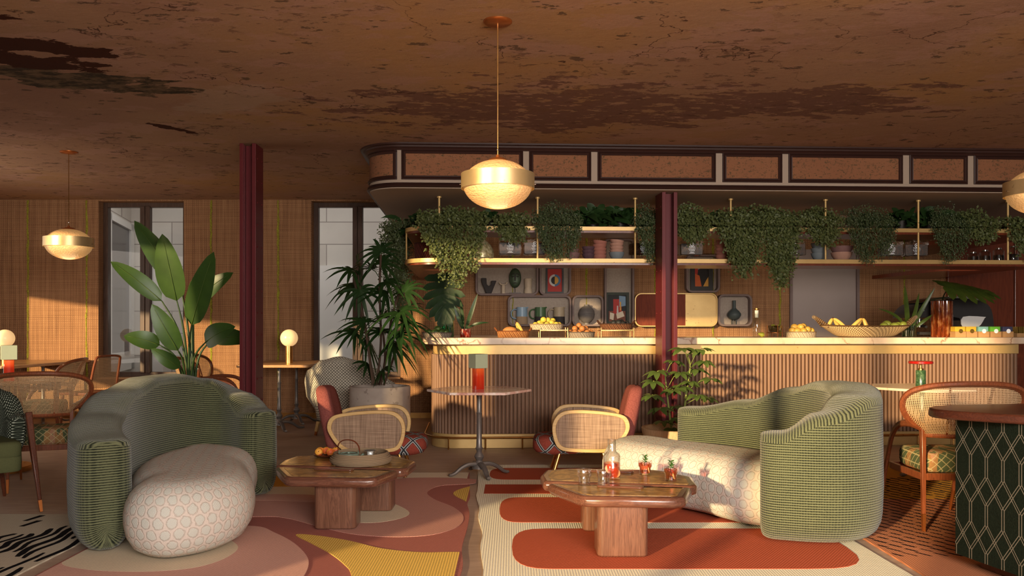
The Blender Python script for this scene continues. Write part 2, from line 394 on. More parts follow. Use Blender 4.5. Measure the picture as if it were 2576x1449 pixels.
        g.color(g.ramp(f, [(.12, c1), (.75, c2)])); g.bump(f, .5, .008); g.b.inputs['Sheen Weight'].default_value = .25; g.b.inputs['Sheen Roughness'].default_value = .5; return g.mat
    MT['ribgreen'] = ribbed('ribbed_sage_cloth', S(26, 31, 22), S(106, 109, 80))
    # honeycomb boucle
    g = G('honeycomb_boucle', .95, spec=.08); uv = g.co('UV'); nz = g.noise(g.co('UV'), 38, 3, out='Color')
    p = g.vm('ADD', uv, g.vm('MULTIPLY', g.vm('SUBTRACT', nz, (.5, .5, .5)), (.022, .022, 0)))
    A = .067; sz = (A, A * 1.75, 1)
    def cell(q):
        w = g.vm('SUBTRACT', g.vm('MODULO', g.vm('ADD', q, (sz[0] * 90, sz[1] * 90, 0)), sz), (sz[0] / 2, sz[1] / 2, .5)); X, Y, _ = g.sep(w)
        return g.m('SQRT', g.m('ADD', g.m('MULTIPLY', X, X), g.m('MULTIPLY', g.m('MULTIPLY', Y, Y), .85)))
    d = g.m('MINIMUM', cell(p), cell(g.vm('ADD', p, (sz[0] / 2, sz[1] / 2, 0))))
    n2 = g.noise(g.co(), 160, 2); hatch = g.wave(g.co('UV', rot=(0, 0, .7)), 60, 2, 1)
    inside = g.m('SUBTRACT', 1, g.step(d, .0205, .0245)); ring = g.m('SUBTRACT', 1, g.step(g.m('ABSOLUTE', g.m('SUBTRACT', d, .0255)), .001, .0040))
    c = g.mix(n2, S(200, 186, 174), S(220, 208, 197)); c = g.mix(inside, c, g.mix(hatch, S(168, 168, 158), S(224, 222, 212))); c = g.mix(g.m('MULTIPLY', ring, g.m('MULTIPLY', g.noise(g.co('UV'), 60, 3), .75)), c, S(134, 128, 116))
    h = g.m('ADD', g.m('MULTIPLY', inside, .8), g.m('ADD', g.m('MULTIPLY', n2, .5), g.m('MULTIPLY', ring, -.7))); g.color(c); g.bump(h, .32, .008); MT['boucle'] = g.mat
    # cream tweed
    g = G('cream_basket_tweed', .95, spec=.08); w = g.m('MULTIPLY', g.wave(g.co('UV', rot=(0, 0, .78)), 14, 1, 1), g.wave(g.co('UV', rot=(0, 0, -.78)), 14, 1, 1)); g.color(g.ramp(g.m('ADD', w, g.m('MULTIPLY', g.noise(g.co(), 80, 2), .3)), [(.1, S(84, 78, 70)), (.4, S(206, 196, 178)), (1, S(226, 216, 198))])); g.bump(w, .5, .01); MT['tweed'] = g.mat
    g = G('green_black_tweed', .95, spec=.08); w = g.m('MULTIPLY', g.wave(g.co('UV', rot=(0, 0, .78)), 24, 2, 1), g.wave(g.co('UV', rot=(0, 0, -.78)), 24, 2, 1)); g.color(g.ramp(w, [(.1, S(36, 40, 33)), (.4, S(108, 116, 100)), (.85, S(176, 180, 164))])); g.bump(w, .5, .01); MT['darktweed'] = g.mat
    MT['olive'] = plain('olive_cushion_cloth', S(86, 88, 58), .95, 0, .15, 120, .3, .08)
    g = G('terracotta_cloth', .95, spec=.08); f = g.noise(g.co(), 110, 3); g.color(g.mix(f, S(100, 50, 46), S(158, 92, 84))); g.bump(f, .5, .006); MT['redcloth'] = g.mat
    g = G('taupe_linen', .9, spec=.1); f = g.m('MULTIPLY', g.m('ADD', g.noise(g.co(scale=(4, 4, 200)), 1, 2), .15), g.m('ADD', g.noise(g.co(scale=(200, 200, 4)), 1, 2), .15)); g.color(g.ramp(f, [(.2, S(104, 82, 68)), (.6, S(176, 148, 124))])); MT['linen'] = g.mat
    # kilim seat (red with white/black lattice)
    g = G('kilim_seat', .95, spec=.08); v = g.co(); x, y, z = g.sep(v)
    def lat(px, kx, ky, kz, w):
        t = g.m('ADD', g.m('ADD', g.m('MULTIPLY', x, kx), g.m('MULTIPLY', y, ky)), g.m('MULTIPLY', z, kz)); f = g.m('ABSOLUTE', g.m('SUBTRACT', g.m('FRACT', g.m('MULTIPLY', t, px)), .5)); return f
    l1 = lat(7, 1, .55, .9, .1); l2 = lat(7, 1, -.55, -.9, .1); dm = g.m('MINIMUM', l1, l2)
    c = g.mix(g.noise(v, 90, 2), S(112, 50, 40), S(156, 76, 62)); c = g.mix(g.m('SUBTRACT', 1, g.step(dm, .13, .15)), c, S(52, 54, 58)); st = g.m('SUBTRACT', 1, g.step(g.m('ABSOLUTE', g.m('SUBTRACT', dm, .08)), .018, .03)); g.color(g.mix(st, c, S(186, 186, 182))); MT['kilim'] = g.mat
    # lozenge cloth of the cane chairs
    g = G('lozenge_seat_cloth', .95, spec=.08); v = g.co(); x, y, z = g.sep(v); q = g.m('ADD', x, g.m('MULTIPLY', y, .7))
    a = g.m('PINGPONG', g.m('MULTIPLY', g.m('ADD', z, g.m('MULTIPLY', y, .5)), 40), 1); b = g.m('PINGPONG', g.m('MULTIPLY', q, 30), 1); dd = g.m('ABSOLUTE', g.m('SUBTRACT', a, b))
    col = g.ramp(g.noise(g.co(scale=(1, 1, .2)), 9, 2), [(.35, S(92, 104, 74)), (.5, S(176, 132, 86)), (.6, S(196, 146, 116)), (.7, S(112, 116, 80))], 'CONSTANT'); c = g.mix(g.m('MULTIPLY', g.m('SUBTRACT', 1, g.step(dd, .08, .2)), .7), col, S(196, 180, 134)); c = g.mix(g.m('MULTIPLY', g.step(g.m('FRACT', g.m('MULTIPLY', dd, 4)), .5, .6), .45), c, S(40, 36, 28)); g.color(c); MT['lozenge'] = g.mat
    # cane mesh (see-through weave)
    g = G('cane_webbing', .6); v = g.co('UV'); u, w_, _ = g.sep(v); a = g.m('ABSOLUTE', g.m('SUBTRACT', g.m('FRACT', g.m('MULTIPLY', u, 100)), .5)); b = g.m('ABSOLUTE', g.m('SUBTRACT', g.m('FRACT', g.m('MULTIPLY', w_, 100)), .5))
    hole = g.m('MULTIPLY', g.step(a, .15, .2), g.step(b, .15, .2)); hole = g.m('MULTIPLY', g.m('SUBTRACT', 1, g.step(a, .46, .48)), g.m('SUBTRACT', 1, g.step(b, .46, .48)))
    hole = g.m('MULTIPLY', g.m('LESS_THAN', a, .33), g.m('LESS_THAN', b, .33)); g.color(S(196, 160, 118)); tr = g.n('ShaderNodeBsdfTransparent'); mx = g.n('ShaderNodeMixShader'); g.l(hole, mx.inputs[0]); g.l(g.b.outputs[0], mx.inputs[1]); g.l(tr.outputs[0], mx.inputs[2]); g.l(mx.outputs[0], g.out.inputs[0]); MT['cane'] = g.mat
    # booth cloth: dark green with twin pale lines
    g = G('dark_green_lattice_cloth', .95, spec=.06); uv = g.co('UV'); u, v, _ = g.sep(uv); P = .20; Q = .46
    nz = g.noise(g.co(), 130, 2); col = g.mix(nz, S(20, 26, 18), S(52, 62, 46)); lines = None
    for off in (0, 1):
        vv = g.m('FRACT', g.m('ADD', g.m('DIVIDE', v, Q), .5 * off)); tri = g.m('PINGPONG', g.m('MULTIPLY', vv, 2), 1)
        zz = g.m('MULTIPLY', g.m('SUBTRACT', g.m('MULTIPLY', g.m('SUBTRACT', tri, .2), 1/.6, clamp=True), 0), P)           # zig-zag amplitude one column
        for sg in (1, -1):
            uu = g.m('FRACT', g.m('DIVIDE', g.m('ADD', u, g.m('MULTIPLY', zz, sg * .5)), P)); dl = g.m('MULTIPLY', g.m('ABSOLUTE', g.m('SUBTRACT', uu, .5)), P)
            ln = g.m('SUBTRACT', 1, g.step(g.m('ABSOLUTE', g.m('SUBTRACT', dl, .0075)), .0016, .0030)); lines = ln if lines is None else g.m('MAXIMUM', lines, ln)
    g.color(g.mix(g.m('MULTIPLY', lines, .8), col, S(176, 166, 140))); g.bump(nz, .4, .004); MT['lattice'] = g.mat
    # rugs
    def rug(name, c, per=.013, ang=.55):
        g = G(name, .97, spec=.05); n1 = g.noise(g.co(), 60, 3); w = g.wave(g.co(rot=(0, 0, ang)), .314 / per, .6, 1, 3); w2 = g.wave(g.co(rot=(0, 0, ang + PI / 2)), .314 / per, .6, 1, 3)
        f = g.m('ADD', g.m('MULTIPLY', w, .55), g.m('ADD', g.m('MULTIPLY', n1, .3), g.m('MULTIPLY', w2, .15))); lo = tuple(k * .74 for k in c[:3]) + (1,); hi = tuple(min(1, k * 1.28) for k in c[:3]) + (1,)
        g.color(g.mix(f, lo, hi)); g.bump(f, .4, .006); return g.mat
    for k, c, a in (('r_cream', S(222, 202, 174), .55), ('r_pale', S(212, 164, 148), .55), ('r_mid', S(192, 140, 126), .55), ('r_rose', S(164, 102, 92), .55), ('r_yellow', S(216, 178, 92), .0), ('r_mustard', S(206, 148, 62), .0), ('q_cream', S(238, 224, 200), .0), ('q_red', S(182, 90, 64), .6), ('q_red2', S(172, 80, 58), .6), ('t_tan', S(196, 128, 92), .1), ('t_gold', S(196, 144, 62), .1), ('s_cream', S(196, 182, 160), .1)): MT[k] = rug('rug_' + k, c, .0135, a)
    MT['r_black'] = plain('rug_black_pile', S(26, 24, 26), .97, 0, .2, 80, .2, .05)
    # misc
    MT['travertine'] = None
    g = G('grey_terrazzo', .8); v = g.co(); f = g.noise(v, 7, 5); sp = g.step(g.noise(v, 11, 4, .6), .58, .62); g.color(g.mix(g.m('MULTIPLY', sp, .6), g.mix(f, S(140, 126, 116), S(186, 172, 160)), S(112, 98, 90))); g.bump(f, .1, .01); MT['terrazzo'] = g.mat
    MT['soil'] = plain('dark_soil', S(46, 34, 26), .95, 0, .3, 60, .5)
    MT['canopywhite'] = plain('aged_cream_paint', S(172, 152, 134), .7, 0, .06, 3)
    MT['canopydark'] = plain('dark_moulding', S(58, 34, 28), .5, 0, .1, 10)
    g = G('cork_panel', .85); f = g.noise(g.co(scale=(1, 1, 2.6)), 30, 6, .75, .5); f2 = g.noise(g.co(scale=(3, 3, 1)), 26, 5, .7); k = g.m('MAXIMUM', g.step(f, .56, .60), g.step(f2, .60, .64)); g.color(g.mix(g.m('MULTIPLY', k, .85), g.mix(g.noise(g.co(), 2, 3), S(132, 84, 56), S(152, 102, 70)), S(70, 62, 38))); MT['cork'] = g.mat
    g = G('fabric_felt', .95, spec=.05); f = g.noise(g.co(), 40, 5, .7); g.color(g.mix(f, S(150, 134, 122), S(190, 176, 164))); MT['felt'] = g.mat
    MT['nicheedge'] = plain('mauve_grey_lacquer', S(122, 104, 100), .7)
    g = G('stone_blocks', .9, spec=.05); v = g.co(rot=(R(90), 0, 0)); b = g.n('ShaderNodeTexBrick'); g.l(v, b.inputs[0]); b.inputs['Color1'].default_value = S(226, 222, 214); b.inputs['Color2'].default_value = S(214, 208, 200); b.inputs['Mortar'].default_value = S(160, 152, 146); b.inputs['Scale'].default_value = 1; b.inputs['Brick Width'].default_value = 1.0; b.inputs['Row Height'].default_value = .36; b.inputs['Mortar Size'].default_value = .008; g.color(g.mix(g.m('MULTIPLY', g.noise(g.co(), 4, 5), .25), b.outputs[0], S(170, 160, 150))); MT['blocks'] = g.mat
    MT['white'] = plain('white_paint', S(236, 234, 230), .5, 0, .02)
    MT['smoke'] = plain('dark_pane', S(92, 88, 90), .2, 0, .05)  # dark glass of the courtyard window
    MT['glass'] = glassy('clear_glass'); MT['pane'] = glassy('window_pane', (.92, .93, .93, 1), .0, .03)
    MT['bottle'] = glassy('bottle_glass', (.9, .92, .9, 1), .03, .05)
    MT['drink'] = glassy('pink_drink', (.95, .42, .30, 1), .05, .06); MT['greenglass'] = glassy('green_ribbed_glass', (.30, .62, .46, 1), .08, .10); MT['olivebowl'] = glassy('smoky_bowl', (.55, .5, .3, 1), .05, .1)
    g = G('amber_mottled_glass', .15); f = g.noise(g.co(scale=(1, 1, .3)), 30, 4, .55); g.color(g.ramp(f, [(.3, S(64, 20, 6)), (.5, S(140, 58, 18)), (.64, S(206, 140, 82)), (.75, S(100, 36, 10))])); g.b.inputs['Transmission Weight'].default_value = .25; g.b.inputs['Coat Weight'].default_value = .5; MT['amber'] = g.mat
    g = G('red_mottled_glaze', .15); f = g.noise(g.co(scale=(1, 1, .5)), 40, 4); g.color(g.ramp(f, [(.4, S(108, 26, 14)), (.55, S(150, 44, 24)), (.65, S(222, 186, 160))])); MT['redglaze'] = g.mat
    def emis(name, c, e, base=None):
        g = G(name, .3, base=base or c); g.b.inputs['Emission Color'].default_value = c; g.b.inputs['Emission Strength'].default_value = e; return g
    g = emis('frosted_globe', S(255, 206, 140), .55, S(236, 206, 160)); MT['globe'] = g.mat
    g = G('hammered_lamp_glass', .25); v = g.co(); x, y, z = g.sep(v); rr = g.m('SQRT', g.m('ADD', g.m('MULTIPLY', x, x), g.m('MULTIPLY', y, y)))
    hm = g.noise(g.co(scale=(1, 1, 2.2)), 60, 3, .5); lw = g.n('ShaderNodeLayerWeight'); lw.inputs[0].default_value = .5
    core = g.m('SUBTRACT', 1, lw.outputs['Facing']); e = g.m('ADD', .20, g.m('MULTIPLY', g.m('POWER', core, 5), g.m('MULTIPLY', hm, 1.9)))
    g.color(S(226, 172, 118)); g.bump(hm, .9, .012); g.b.inputs['Emission Color'].default_value = S(255, 196, 118); g.put(g.b.inputs['Emission Strength'], e); MT['lampglass'] = g.mat
    g = G('red_resin', .12); x, y, z = g.sep(g.co()); g.color(g.ramp(g.m('DIVIDE', z, .17), [(0, S(150, 26, 12)), (.6, S(190, 52, 24)), (1, S(232, 110, 50))])); g.b.inputs['Emission Color'].default_value = S(220, 50, 20); g.b.inputs['Emission Strength'].default_value = .18; g.b.inputs['Coat Weight'].default_value = .6; MT['redresin'] = g.mat
    MT['sagebox'] = plain('sage_lacquer', S(176, 184, 154), .5, 0, .05)
    MT['redlacq'] = plain('red_lacquer', S(168, 30, 22), .25, 0, .05)
    MT['ivory'] = plain('cream_ceramic', S(196, 178, 156), .6); MT['blackcer'] = plain('charcoal_ceramic', S(52, 46, 46), .7); MT['greycer'] = plain('grey_ceramic', S(112, 106, 104), .5); MT['slate'] = plain('slate_green_ceramic', S(70, 78, 78), .5)
    MT['maskgreen'] = plain('bronzed_green', S(58, 74, 52), .4, .3, .5, 20, .1); MT['blueglz'] = plain('pale_blue_glaze', S(138, 164, 186), .35); MT['greenglz'] = plain('bottle_green_glaze', S(70, 102, 66), .35); MT['sandglz'] = plain('sand_glaze', S(176, 158, 132), .5); MT['clay'] = plain('raw_clay', S(164, 138, 110), .8); MT['tealpot'] = plain('sage_teapot_glaze', S(104, 120, 106), .35)
    MT['pinkbowl'] = plain('pink_glaze', S(186, 122, 106), .35, 0, .15, 30); MT['palebowl'] = plain('pale_pink_glaze', S(196, 150, 130), .5, 0, .15, 30); MT['plumbowl'] = plain('plum_glaze', S(96, 72, 80), .25, 0, .3, 30); MT['mauvebowl'] = plain('mauve_glaze', S(140, 104, 100), .5); MT['bluebowl'] = plain('grey_blue_glaze', S(128, 136, 140), .6)
    g = G('gold_cream_glaze', .35, .3); f = g.noise(g.co(), 40, 4); g.color(g.ramp(f, [(.35, S(150, 134, 92)), (.55, S(202, 188, 146)), (.7, S(224, 214, 178))])); MT['goldvase'] = g.mat
    MT['beans'] = None
    g = G('coffee_beans', .4); d = g.vor(g.co(), 70); g.color(g.ramp(d, [(0, S(92, 50, 28)), (.5, S(58, 28, 16)), (.8, S(18, 9, 6))])); g.bump(d, -.6, .01); MT['beans'] = g.mat
    def weave(name, a, b, sc=18):
        g = G(name, .85); w = g.m('MULTIPLY', g.wave(g.co('UV', rot=(0, 0, .6)), sc, 1.5, 1), 1); w2 = g.wave(g.co('UV', rot=(0, 0, -.6)), sc * .6, 1, 1); f = g.m('ADD', g.m('MULTIPLY', w, .6), g.m('MULTIPLY', w2, .35)); g.color(g.mix(f, a, b)); g.bump(f, .8, .006); return g.mat
    MT['rattan'] = weave('rattan', S(120, 66, 30), S(206, 142, 82)); MT['seagrass'] = weave('seagrass', S(84, 56, 26), S(236, 204, 150)); MT['rope'] = weave('pale_rope', S(140, 118, 92), S(222, 204, 174)); MT['greyrope'] = weave('grey_rope', S(96, 82, 70), S(178, 162, 142)); MT['darkrattan'] = weave('dark_rattan', S(62, 34, 20), S(132, 84, 52)); MT['redweave'] = weave('dark_red_weave', S(58, 22, 16), S(122, 58, 42), 12)
    MT['lemon'] = plain('lemon_peel', S(218, 190, 78), .45, 0, .1, 60, .15); MT['orange'] = plain('russet_fruit', S(190, 122, 68), .5, 0, .12, 40); MT['mango'] = plain('mango_skin', S(202, 160, 74), .4, 0, .14, 14); MT['greenfruit'] = plain('green_mango_skin', S(140, 150, 62), .4, 0, .2, 12); MT['pear'] = plain('pear_skin', S(186, 186, 62), .4, 0, .12, 20); MT['banana'] = plain('banana_skin', S(222, 180, 92), .5, 0, .08, 12); MT['stem'] = plain('fruit_stem', S(70, 44, 24), .8); MT['squash'] = plain('squash_skin', S(196, 132, 76), .5, 0, .12, 14); MT['avocado'] = plain('dark_avocado_skin', S(34, 34, 36), .6, 0, .3, 60, .3); MT['greenavo'] = plain('green_avocado_skin', S(66, 88, 40), .5, 0, .25, 40, .2)
    g = G('apricot_skin', .5); x, y, z = g.sep(g.co()); f = g.noise(g.co(), 16, 3); g.color(g.mix(g.step(f, .5, .62), S(228, 160, 62), S(206, 92, 46))); MT['apricot'] = g.mat
    MT['leather'] = plain('brown_leather_strap', S(108, 52, 30), .45); MT['citrus'] = plain('citrus_slice', S(232, 150, 92), .4); MT['ice'] = glassy('ice', (.95, .8, .76, 1), .1, .2)
    MT['mint'] = leafmat('mint_leaf', S(46, 92, 34), S(96, 150, 62)); MT['leaf_dark'] = leafmat('dark_palm_leaf', S(14, 34, 14), S(48, 78, 36), .4, .15); MT['leaf_bird'] = leafmat('bird_of_paradise_leaf', S(26, 50, 18), S(70, 100, 38), .35, .2, 5); MT['leaf_sch'] = leafmat('umbrella_plant_leaf', S(50, 76, 34), S(120, 140, 70), .35, .2, 10)
    MT['leaf_hang'] = leafmat('trailing_leaf', S(54, 70, 40), S(134, 142, 84), .5, .3, 18); MT['leaf_fine'] = leafmat('fine_trailing_leaf', S(50, 66, 44), S(112, 124, 80), .5, .25, 18); MT['leaf_broad'] = leafmat('broad_shelf_leaf', S(22, 46, 22), S(56, 84, 40), .4, .15, 12); MT['leaf_blade'] = leafmat('sword_leaf', S(40, 64, 22), S(104, 126, 50), .35, .2, 8)
    MT['greenstem'] = plain('green_stem', S(132, 140, 70), .6); MT['barkstem'] = plain('brown_cane_stem', S(78, 58, 44), .8, 0, .2, 40, .2); MT['darkstem'] = plain('dark_green_stem', S(44, 66, 30), .5)
    MT['blackplastic'] = plain('black_gloss_casing', S(58, 56, 56), .25, 0, .05); MT['steel'] = plain('polished_steel', S(190, 184, 178), .18, 1, .05); MT['greymet'] = plain('brushed_door_metal', S(150, 136, 132), .42, .3, .06, 4); MT['screen'] = plain('pale_screen', S(150, 160, 150), .2)
    MT['kraft'] = plain('kraft_card', S(196, 150, 100), .8); MT['tyellow'] = plain('yellow_card', S(232, 190, 62), .6); MT['tteal'] = plain('teal_card', S(140, 196, 190), .6); MT['tgreen'] = plain('green_card', S(112, 196, 62), .6); MT['tnavy'] = plain('navy_card', S(70, 70, 100), .6); MT['tgold'] = plain('gold_foil', S(170, 136, 66), .3, .7, .3, 60); MT['print'] = plain('white_print', S(240, 238, 232), .5, 0, .01)
    MT['print'].node_tree.nodes['Principled BSDF'].inputs['Emission Color'].default_value = (1, 1, 1, 1); MT['print'].node_tree.nodes['Principled BSDF'].inputs['Emission Strength'].default_value = .25  # white print also given a faint glow of its own
    for k, c in (('p_red', (176, 48, 40)), ('p_black', (28, 26, 28)), ('p_white', (206, 200, 196)), ('p_blue', (72, 112, 150)), ('p_yellow', (214, 160, 70)), ('p_brown', (120, 66, 46)), ('p_sky', (122, 150, 176)), ('p_orange', (206, 96, 42)), ('p_cream', (226, 210, 186))): MT[k] = plain('paint_' + k, S(*c), .6, 0, .06)
    MT['frameblack'] = plain('black_frame', S(30, 26, 24), .45); MT['framegreen'] = plain('weathered_green_frame', S(52, 58, 48), .6, 0, .4, 30, .3); MT['napkin'] = plain('pale_cloth', S(206, 206, 200), .9)
mk()
# ------------------------------------------------------------------ camera, world, lights
cam = bpy.data.cameras.new('camera'); camo = bpy.data.objects.new('camera', cam); COL.objects.link(camo)
camo.location = (0, 0, EYE); camo.rotation_euler = (R(90), 0, 0)
cam.sensor_width = 36; cam.lens = F / 2576 * 36; cam.shift_y = (HYP - 724.5) / 2576; cam.clip_end = 200; SC.camera = camo
SC.view_settings.view_transform = 'Standard'; SC.view_settings.look = 'None'; SC.view_settings.exposure = 0.08; SC.view_settings.gamma = 1
w = bpy.data.worlds.new('world'); SC.world = w; w.use_nodes = True
w.node_tree.nodes['Background'].inputs[0].default_value = (1.0, .86, .72, 1); w.node_tree.nodes['Background'].inputs[1].default_value = .10
cy = SC.cycles
cy.use_denoising = True; cy.use_adaptive_sampling = True; cy.adaptive_threshold = .045; cy.max_bounces = 6; cy.diffuse_bounces = 3; cy.glossy_bounces = 3; cy.transmission_bounces = 4; cy.transparent_max_bounces = 14
cy.caustics_reflective = False; cy.caustics_refractive = False; cy.sample_clamp_indirect = 4
def light(name, kind, loc, energy, color, **k):
    l = bpy.data.lights.new(name, kind); l.energy = energy; l.color = color
    o = bpy.data.objects.new(name, l); COL.objects.link(o); o.location = loc
    for a, b in k.items():
        if a == 'rot': o.rotation_euler = b
        else: setattr(l, a, b)
    return o
BTH_ = math.atan(.05)
SAZ, SEL = R(34), R(9.0)
sd = Vector((math.sin(SAZ) * math.cos(SEL), math.cos(SAZ) * math.cos(SEL), -math.sin(SEL)))
so = light('evening_sun', 'SUN', (-6, -6, 5), 6.6, (1.0, .74, .40), angle=R(1.6)); so.rotation_euler = sd.to_track_quat('-Z', 'Y').to_euler()
light('rear_fill', 'AREA', (1.3, -2.15, 1.9), 580, (1.0, .93, .86), rot=(R(72), 0, R(4)), shape='RECTANGLE', size=4.2, size_y=1.2)  # added fill lamp behind the camera in place of window light
light('front_fill', 'AREA', (.3, -.95, 2.2), 80, (1.0, .94, .88), rot=(R(48), 0, 0), shape='RECTANGLE', size=3.6, size_y=.8)  # added fill lamp that brightens the foreground
light('back_bar_fill', 'AREA', (2.1, 8.98, 1.78), 13, (1.0, .84, .66), rot=(R(66), 0, BTH_), shape='RECTANGLE', size=6.0, size_y=.05)  # added lamp that brightens the wall behind the bar
light('left_fill', 'AREA', (-5.9, 8.1, 1.5), 22, (1.0, .88, .76), rot=(R(90), 0, R(-60)), shape='RECTANGLE', size=2.4, size_y=1.8)  # added out-of-frame fill lamp for the left side
light('courtyard_fill', 'AREA', (-3.6, 11.35, 3.6), 80, (1.0, .96, .92), rot=(R(40), 0, 0), shape='RECTANGLE', size=6, size_y=1.0)  # added lamp standing in for sky light on the courtyard wall

# ------------------------------------------------------------------ room shell
WY, CZ = 10.9, 2.85
mb = MB(); mb.quad((-9.6, -4.2, 0), (8, -4.2, 0), (8, 11.2, 0), (-9.6, 11.2, 0)); struct('floor', mb, MT['floor'], smooth=False)
mb = MB(); mb.prism([(-8.4, 10.7), (1.55, -4.1), (8, -4.1), (8, 11.3), (-8.4, 11.3)], CZ, CZ + 3.2); struct('ceiling', mb, MT['ceiling'], smooth=False)  # unseen slab mass added on top to keep sun off the courtyard wall
W1 = (-5.40, -4.285); W2 = (-2.621, -1.455); WZ = (.53, 2.83)
mb = MB()
def wb(x0, x1, z0, z1): mb.box(((x0 + x1) / 2, WY + .14, (z0 + z1) / 2), (x1 - x0, .28, z1 - z0))
wb(-8.6, W1[0], 0, CZ); wb(W1[1], W2[0], 0, CZ); wb(W2[1], 3.62, 0, CZ); wb(4.53, 8, 0, CZ); wb(3.62, 4.53, 2.2, CZ)
for a in (W1, W2): wb(a[0], a[1], 0, WZ[0]); wb(a[0], a[1], WZ[1], CZ)
wall = struct('wall_back', mb, MT['woven'], smooth=False)
for sx in (70, 218, 531, 700, 1290, 1475, 1648, 1794, 1962, 2130 + 145, 1120):
    X = (sx - CXP) * WY / F; m2 = MB(); pts = []
    rows = []
    for i in range(46):
        z = .02 + (CZ - .03) * i / 45; q = rnd.uniform(-.006, .006); h = .012 + rnd.uniform(-.004, .005)
        rows.append([(X + q - h, WY - .001, z), (X + q - h * .4, WY - .007, z), (X + q + h * .4, WY - .007, z), (X + q + h, WY - .001, z)])
    m2.grid(rows); obj('stitched_seam', m2, MT['seam'], wall)
mb = MB(); mb.box((3.0, WY - .012, .035), (13, .024, .07)); mb.box((-6.5, WY - .012, .035), (6, .024, .07)); struct('baseboard_back', mb, MT['brass'], smooth=False)
# right end: mahogany panelling
mb = MB()
for x0 in (5.66, 6.53, 7.4): mb.box((x0 + .43, WY - .03, 1.42), (.855, .06, 2.84))
struct('wall_right', mb, MT['mahogany'], smooth=False, bevel=.006)
# brushed metal door behind the bar
d1 = obj('door_1', MB().box((4.075, WY + .03, 1.1), (.89, .05, 2.2)), MT['greymet'], smooth=False); d1['kind'] = 'structure'
m2 = MB(); m2.box((3.64, WY - .005, 1.1), (.035, .05, 2.2)); m2.box((4.51, WY - .005, 1.1), (.035, .05, 2.2)); obj('door_frame', m2, MT['nicheedge'], d1, smooth=False)
# windows with a courtyard beyond
def window(name, a):
    y = WY + .17; x0, x1 = a; mbw = MB(); t = .062; zc = (WZ[0] + WZ[1]) / 2; hh = WZ[1] - WZ[0]; xc = (x0 + x1) / 2
    for X in (x0 + t / 2, x1 - t / 2): mbw.box((X, y, zc), (t, .09, hh))
    for Z in (WZ[0] + t / 2, WZ[1] - t / 2): mbw.box((xc, y, Z), (x1 - x0, .085, t))
    w = struct(name, mbw, MT['windowwood'], bevel=.004)
    for X in (xc - .034, xc + .034): obj('window_stile', MB().box((X, y - .02, zc), (.062, .08, hh - .1)), MT['windowwood'], w, bevel=.004)
    for q0, q1 in ((x0 + t, xc - .065), (xc + .065, x1 - t)):
        mq = MB(); mq.quad((q0, y, WZ[0] + t), (q1, y, WZ[0] + t), (q1, y, WZ[1] - t), (q0, y, WZ[1] - t)); obj('window_pane', mq, MT['pane'], w, smooth=False)
    obj('window_sill', MB().box((xc, WY + .05, WZ[0] - .012), (x1 - x0, .2, .024)), MT['oaktop'], w, bevel=.004)
window('window_1', W1); window('window_2', W2)
mb = MB(); mb.box((-2.5, 13.6, 2.2), (9, .2, 4.8)); ext = struct('courtyard_wall', mb, MT['blocks'], smooth=False)
mb = MB(); mb.grid([[(-6.16, 13.5, -.2), (-5.74, 11.75, -.2)], [(-6.16, 13.5, 4.6), (-5.74, 11.75, 4.6)]], flip=True); obj('side_wall', mb, MT['blocks'], ext, smooth=False)
def wing(u, z): return (-5.74 + (-.42) * u, 11.75 + 1.75 * u, z)
mb = MB()
for (u0, u1, z0, z1, k) in ((.05, .98, .52, .62, 0), (.05, .98, 2.72, 2.82, 0), (.05, .12, .52, 2.82, 0), (.86, .98, .52, 2.82, 0), (.12, .86, .62, .80, 0)):
    mb.add([Vector(wing(u, z)) + Vector((dx, 0, 0)) for dx in (0, .06) for u, z in ((u0, z0), (u1, z0), (u1, z1), (u0, z1))], [(0, 1, 2, 3), (7, 6, 5, 4), (0, 4, 5, 1), (1, 5, 6, 2), (2, 6, 7, 3), (3, 7, 4, 0)])
wf = struct('window_3', mb, MT['white'], smooth=False)
mb = MB(); mb.quad(*[Vector(wing(u, z)) + Vector((.02, 0, 0)) for u, z in ((.1, .8), (.9, .8), (.9, 2.72), (.1, 2.72))]); obj('window_pane', mb, MT['smoke'], wf, smooth=False)
mb = MB(); mb.box((-2.82, 13.48, 1.1), (.56, .06, 2.15)); mb.box((-5.72, 13.48, 1.1), (.16, .06, 2.15)); struct('bright_patch_1', mb, MT['white'], smooth=False)  # white panels put in as bright patches of the courtyard wall
# unseen sun mask behind the camera: blocks and gaps shaped to place sun patches
fd, fn = Vector((.5578, -.83, 0)), Vector((.83, .5578, 0)); FB = fn * -1.0
mb = MB()
def sun_block(t0, t1, z0, z1, th=.14):
    c = FB + fd * ((t0 + t1) / 2); mb.box((c.x, c.y, (z0 + z1) / 2), (t1 - t0, th, z1 - z0), math.atan2(-.83, .5578))
CT_ = CZ - .002
sun_block(-13, -9.2, 1.9, CT_); sun_block(-9.2, -8.15, 0, CT_); sun_block(-8.15, -6.9, 2.4, CT_); sun_block(-6.9, -5.45, 0, CT_); sun_block(-5.45, -.25, 2.835, CT_); sun_block(-.25, 4.2, 0, CT_)
sun_block(-13, -11.85, 0, 1.9); sun_block(-11.85, -9.2, 0, .5); sun_block(-8.15, -6.9, 0, 1.1); sun_block(-5.45, -4.72, 0, 1.12); sun_block(-4.72, -3.1, 0, 2.05); sun_block(-3.1, -.25, 0, .34); sun_block(-1.4, -1.3, .34, 2.835); sun_block(-10.45, -10.37, .5, 1.9)
struct('sun_mask', mb, MT['windowwood'], smooth=False)

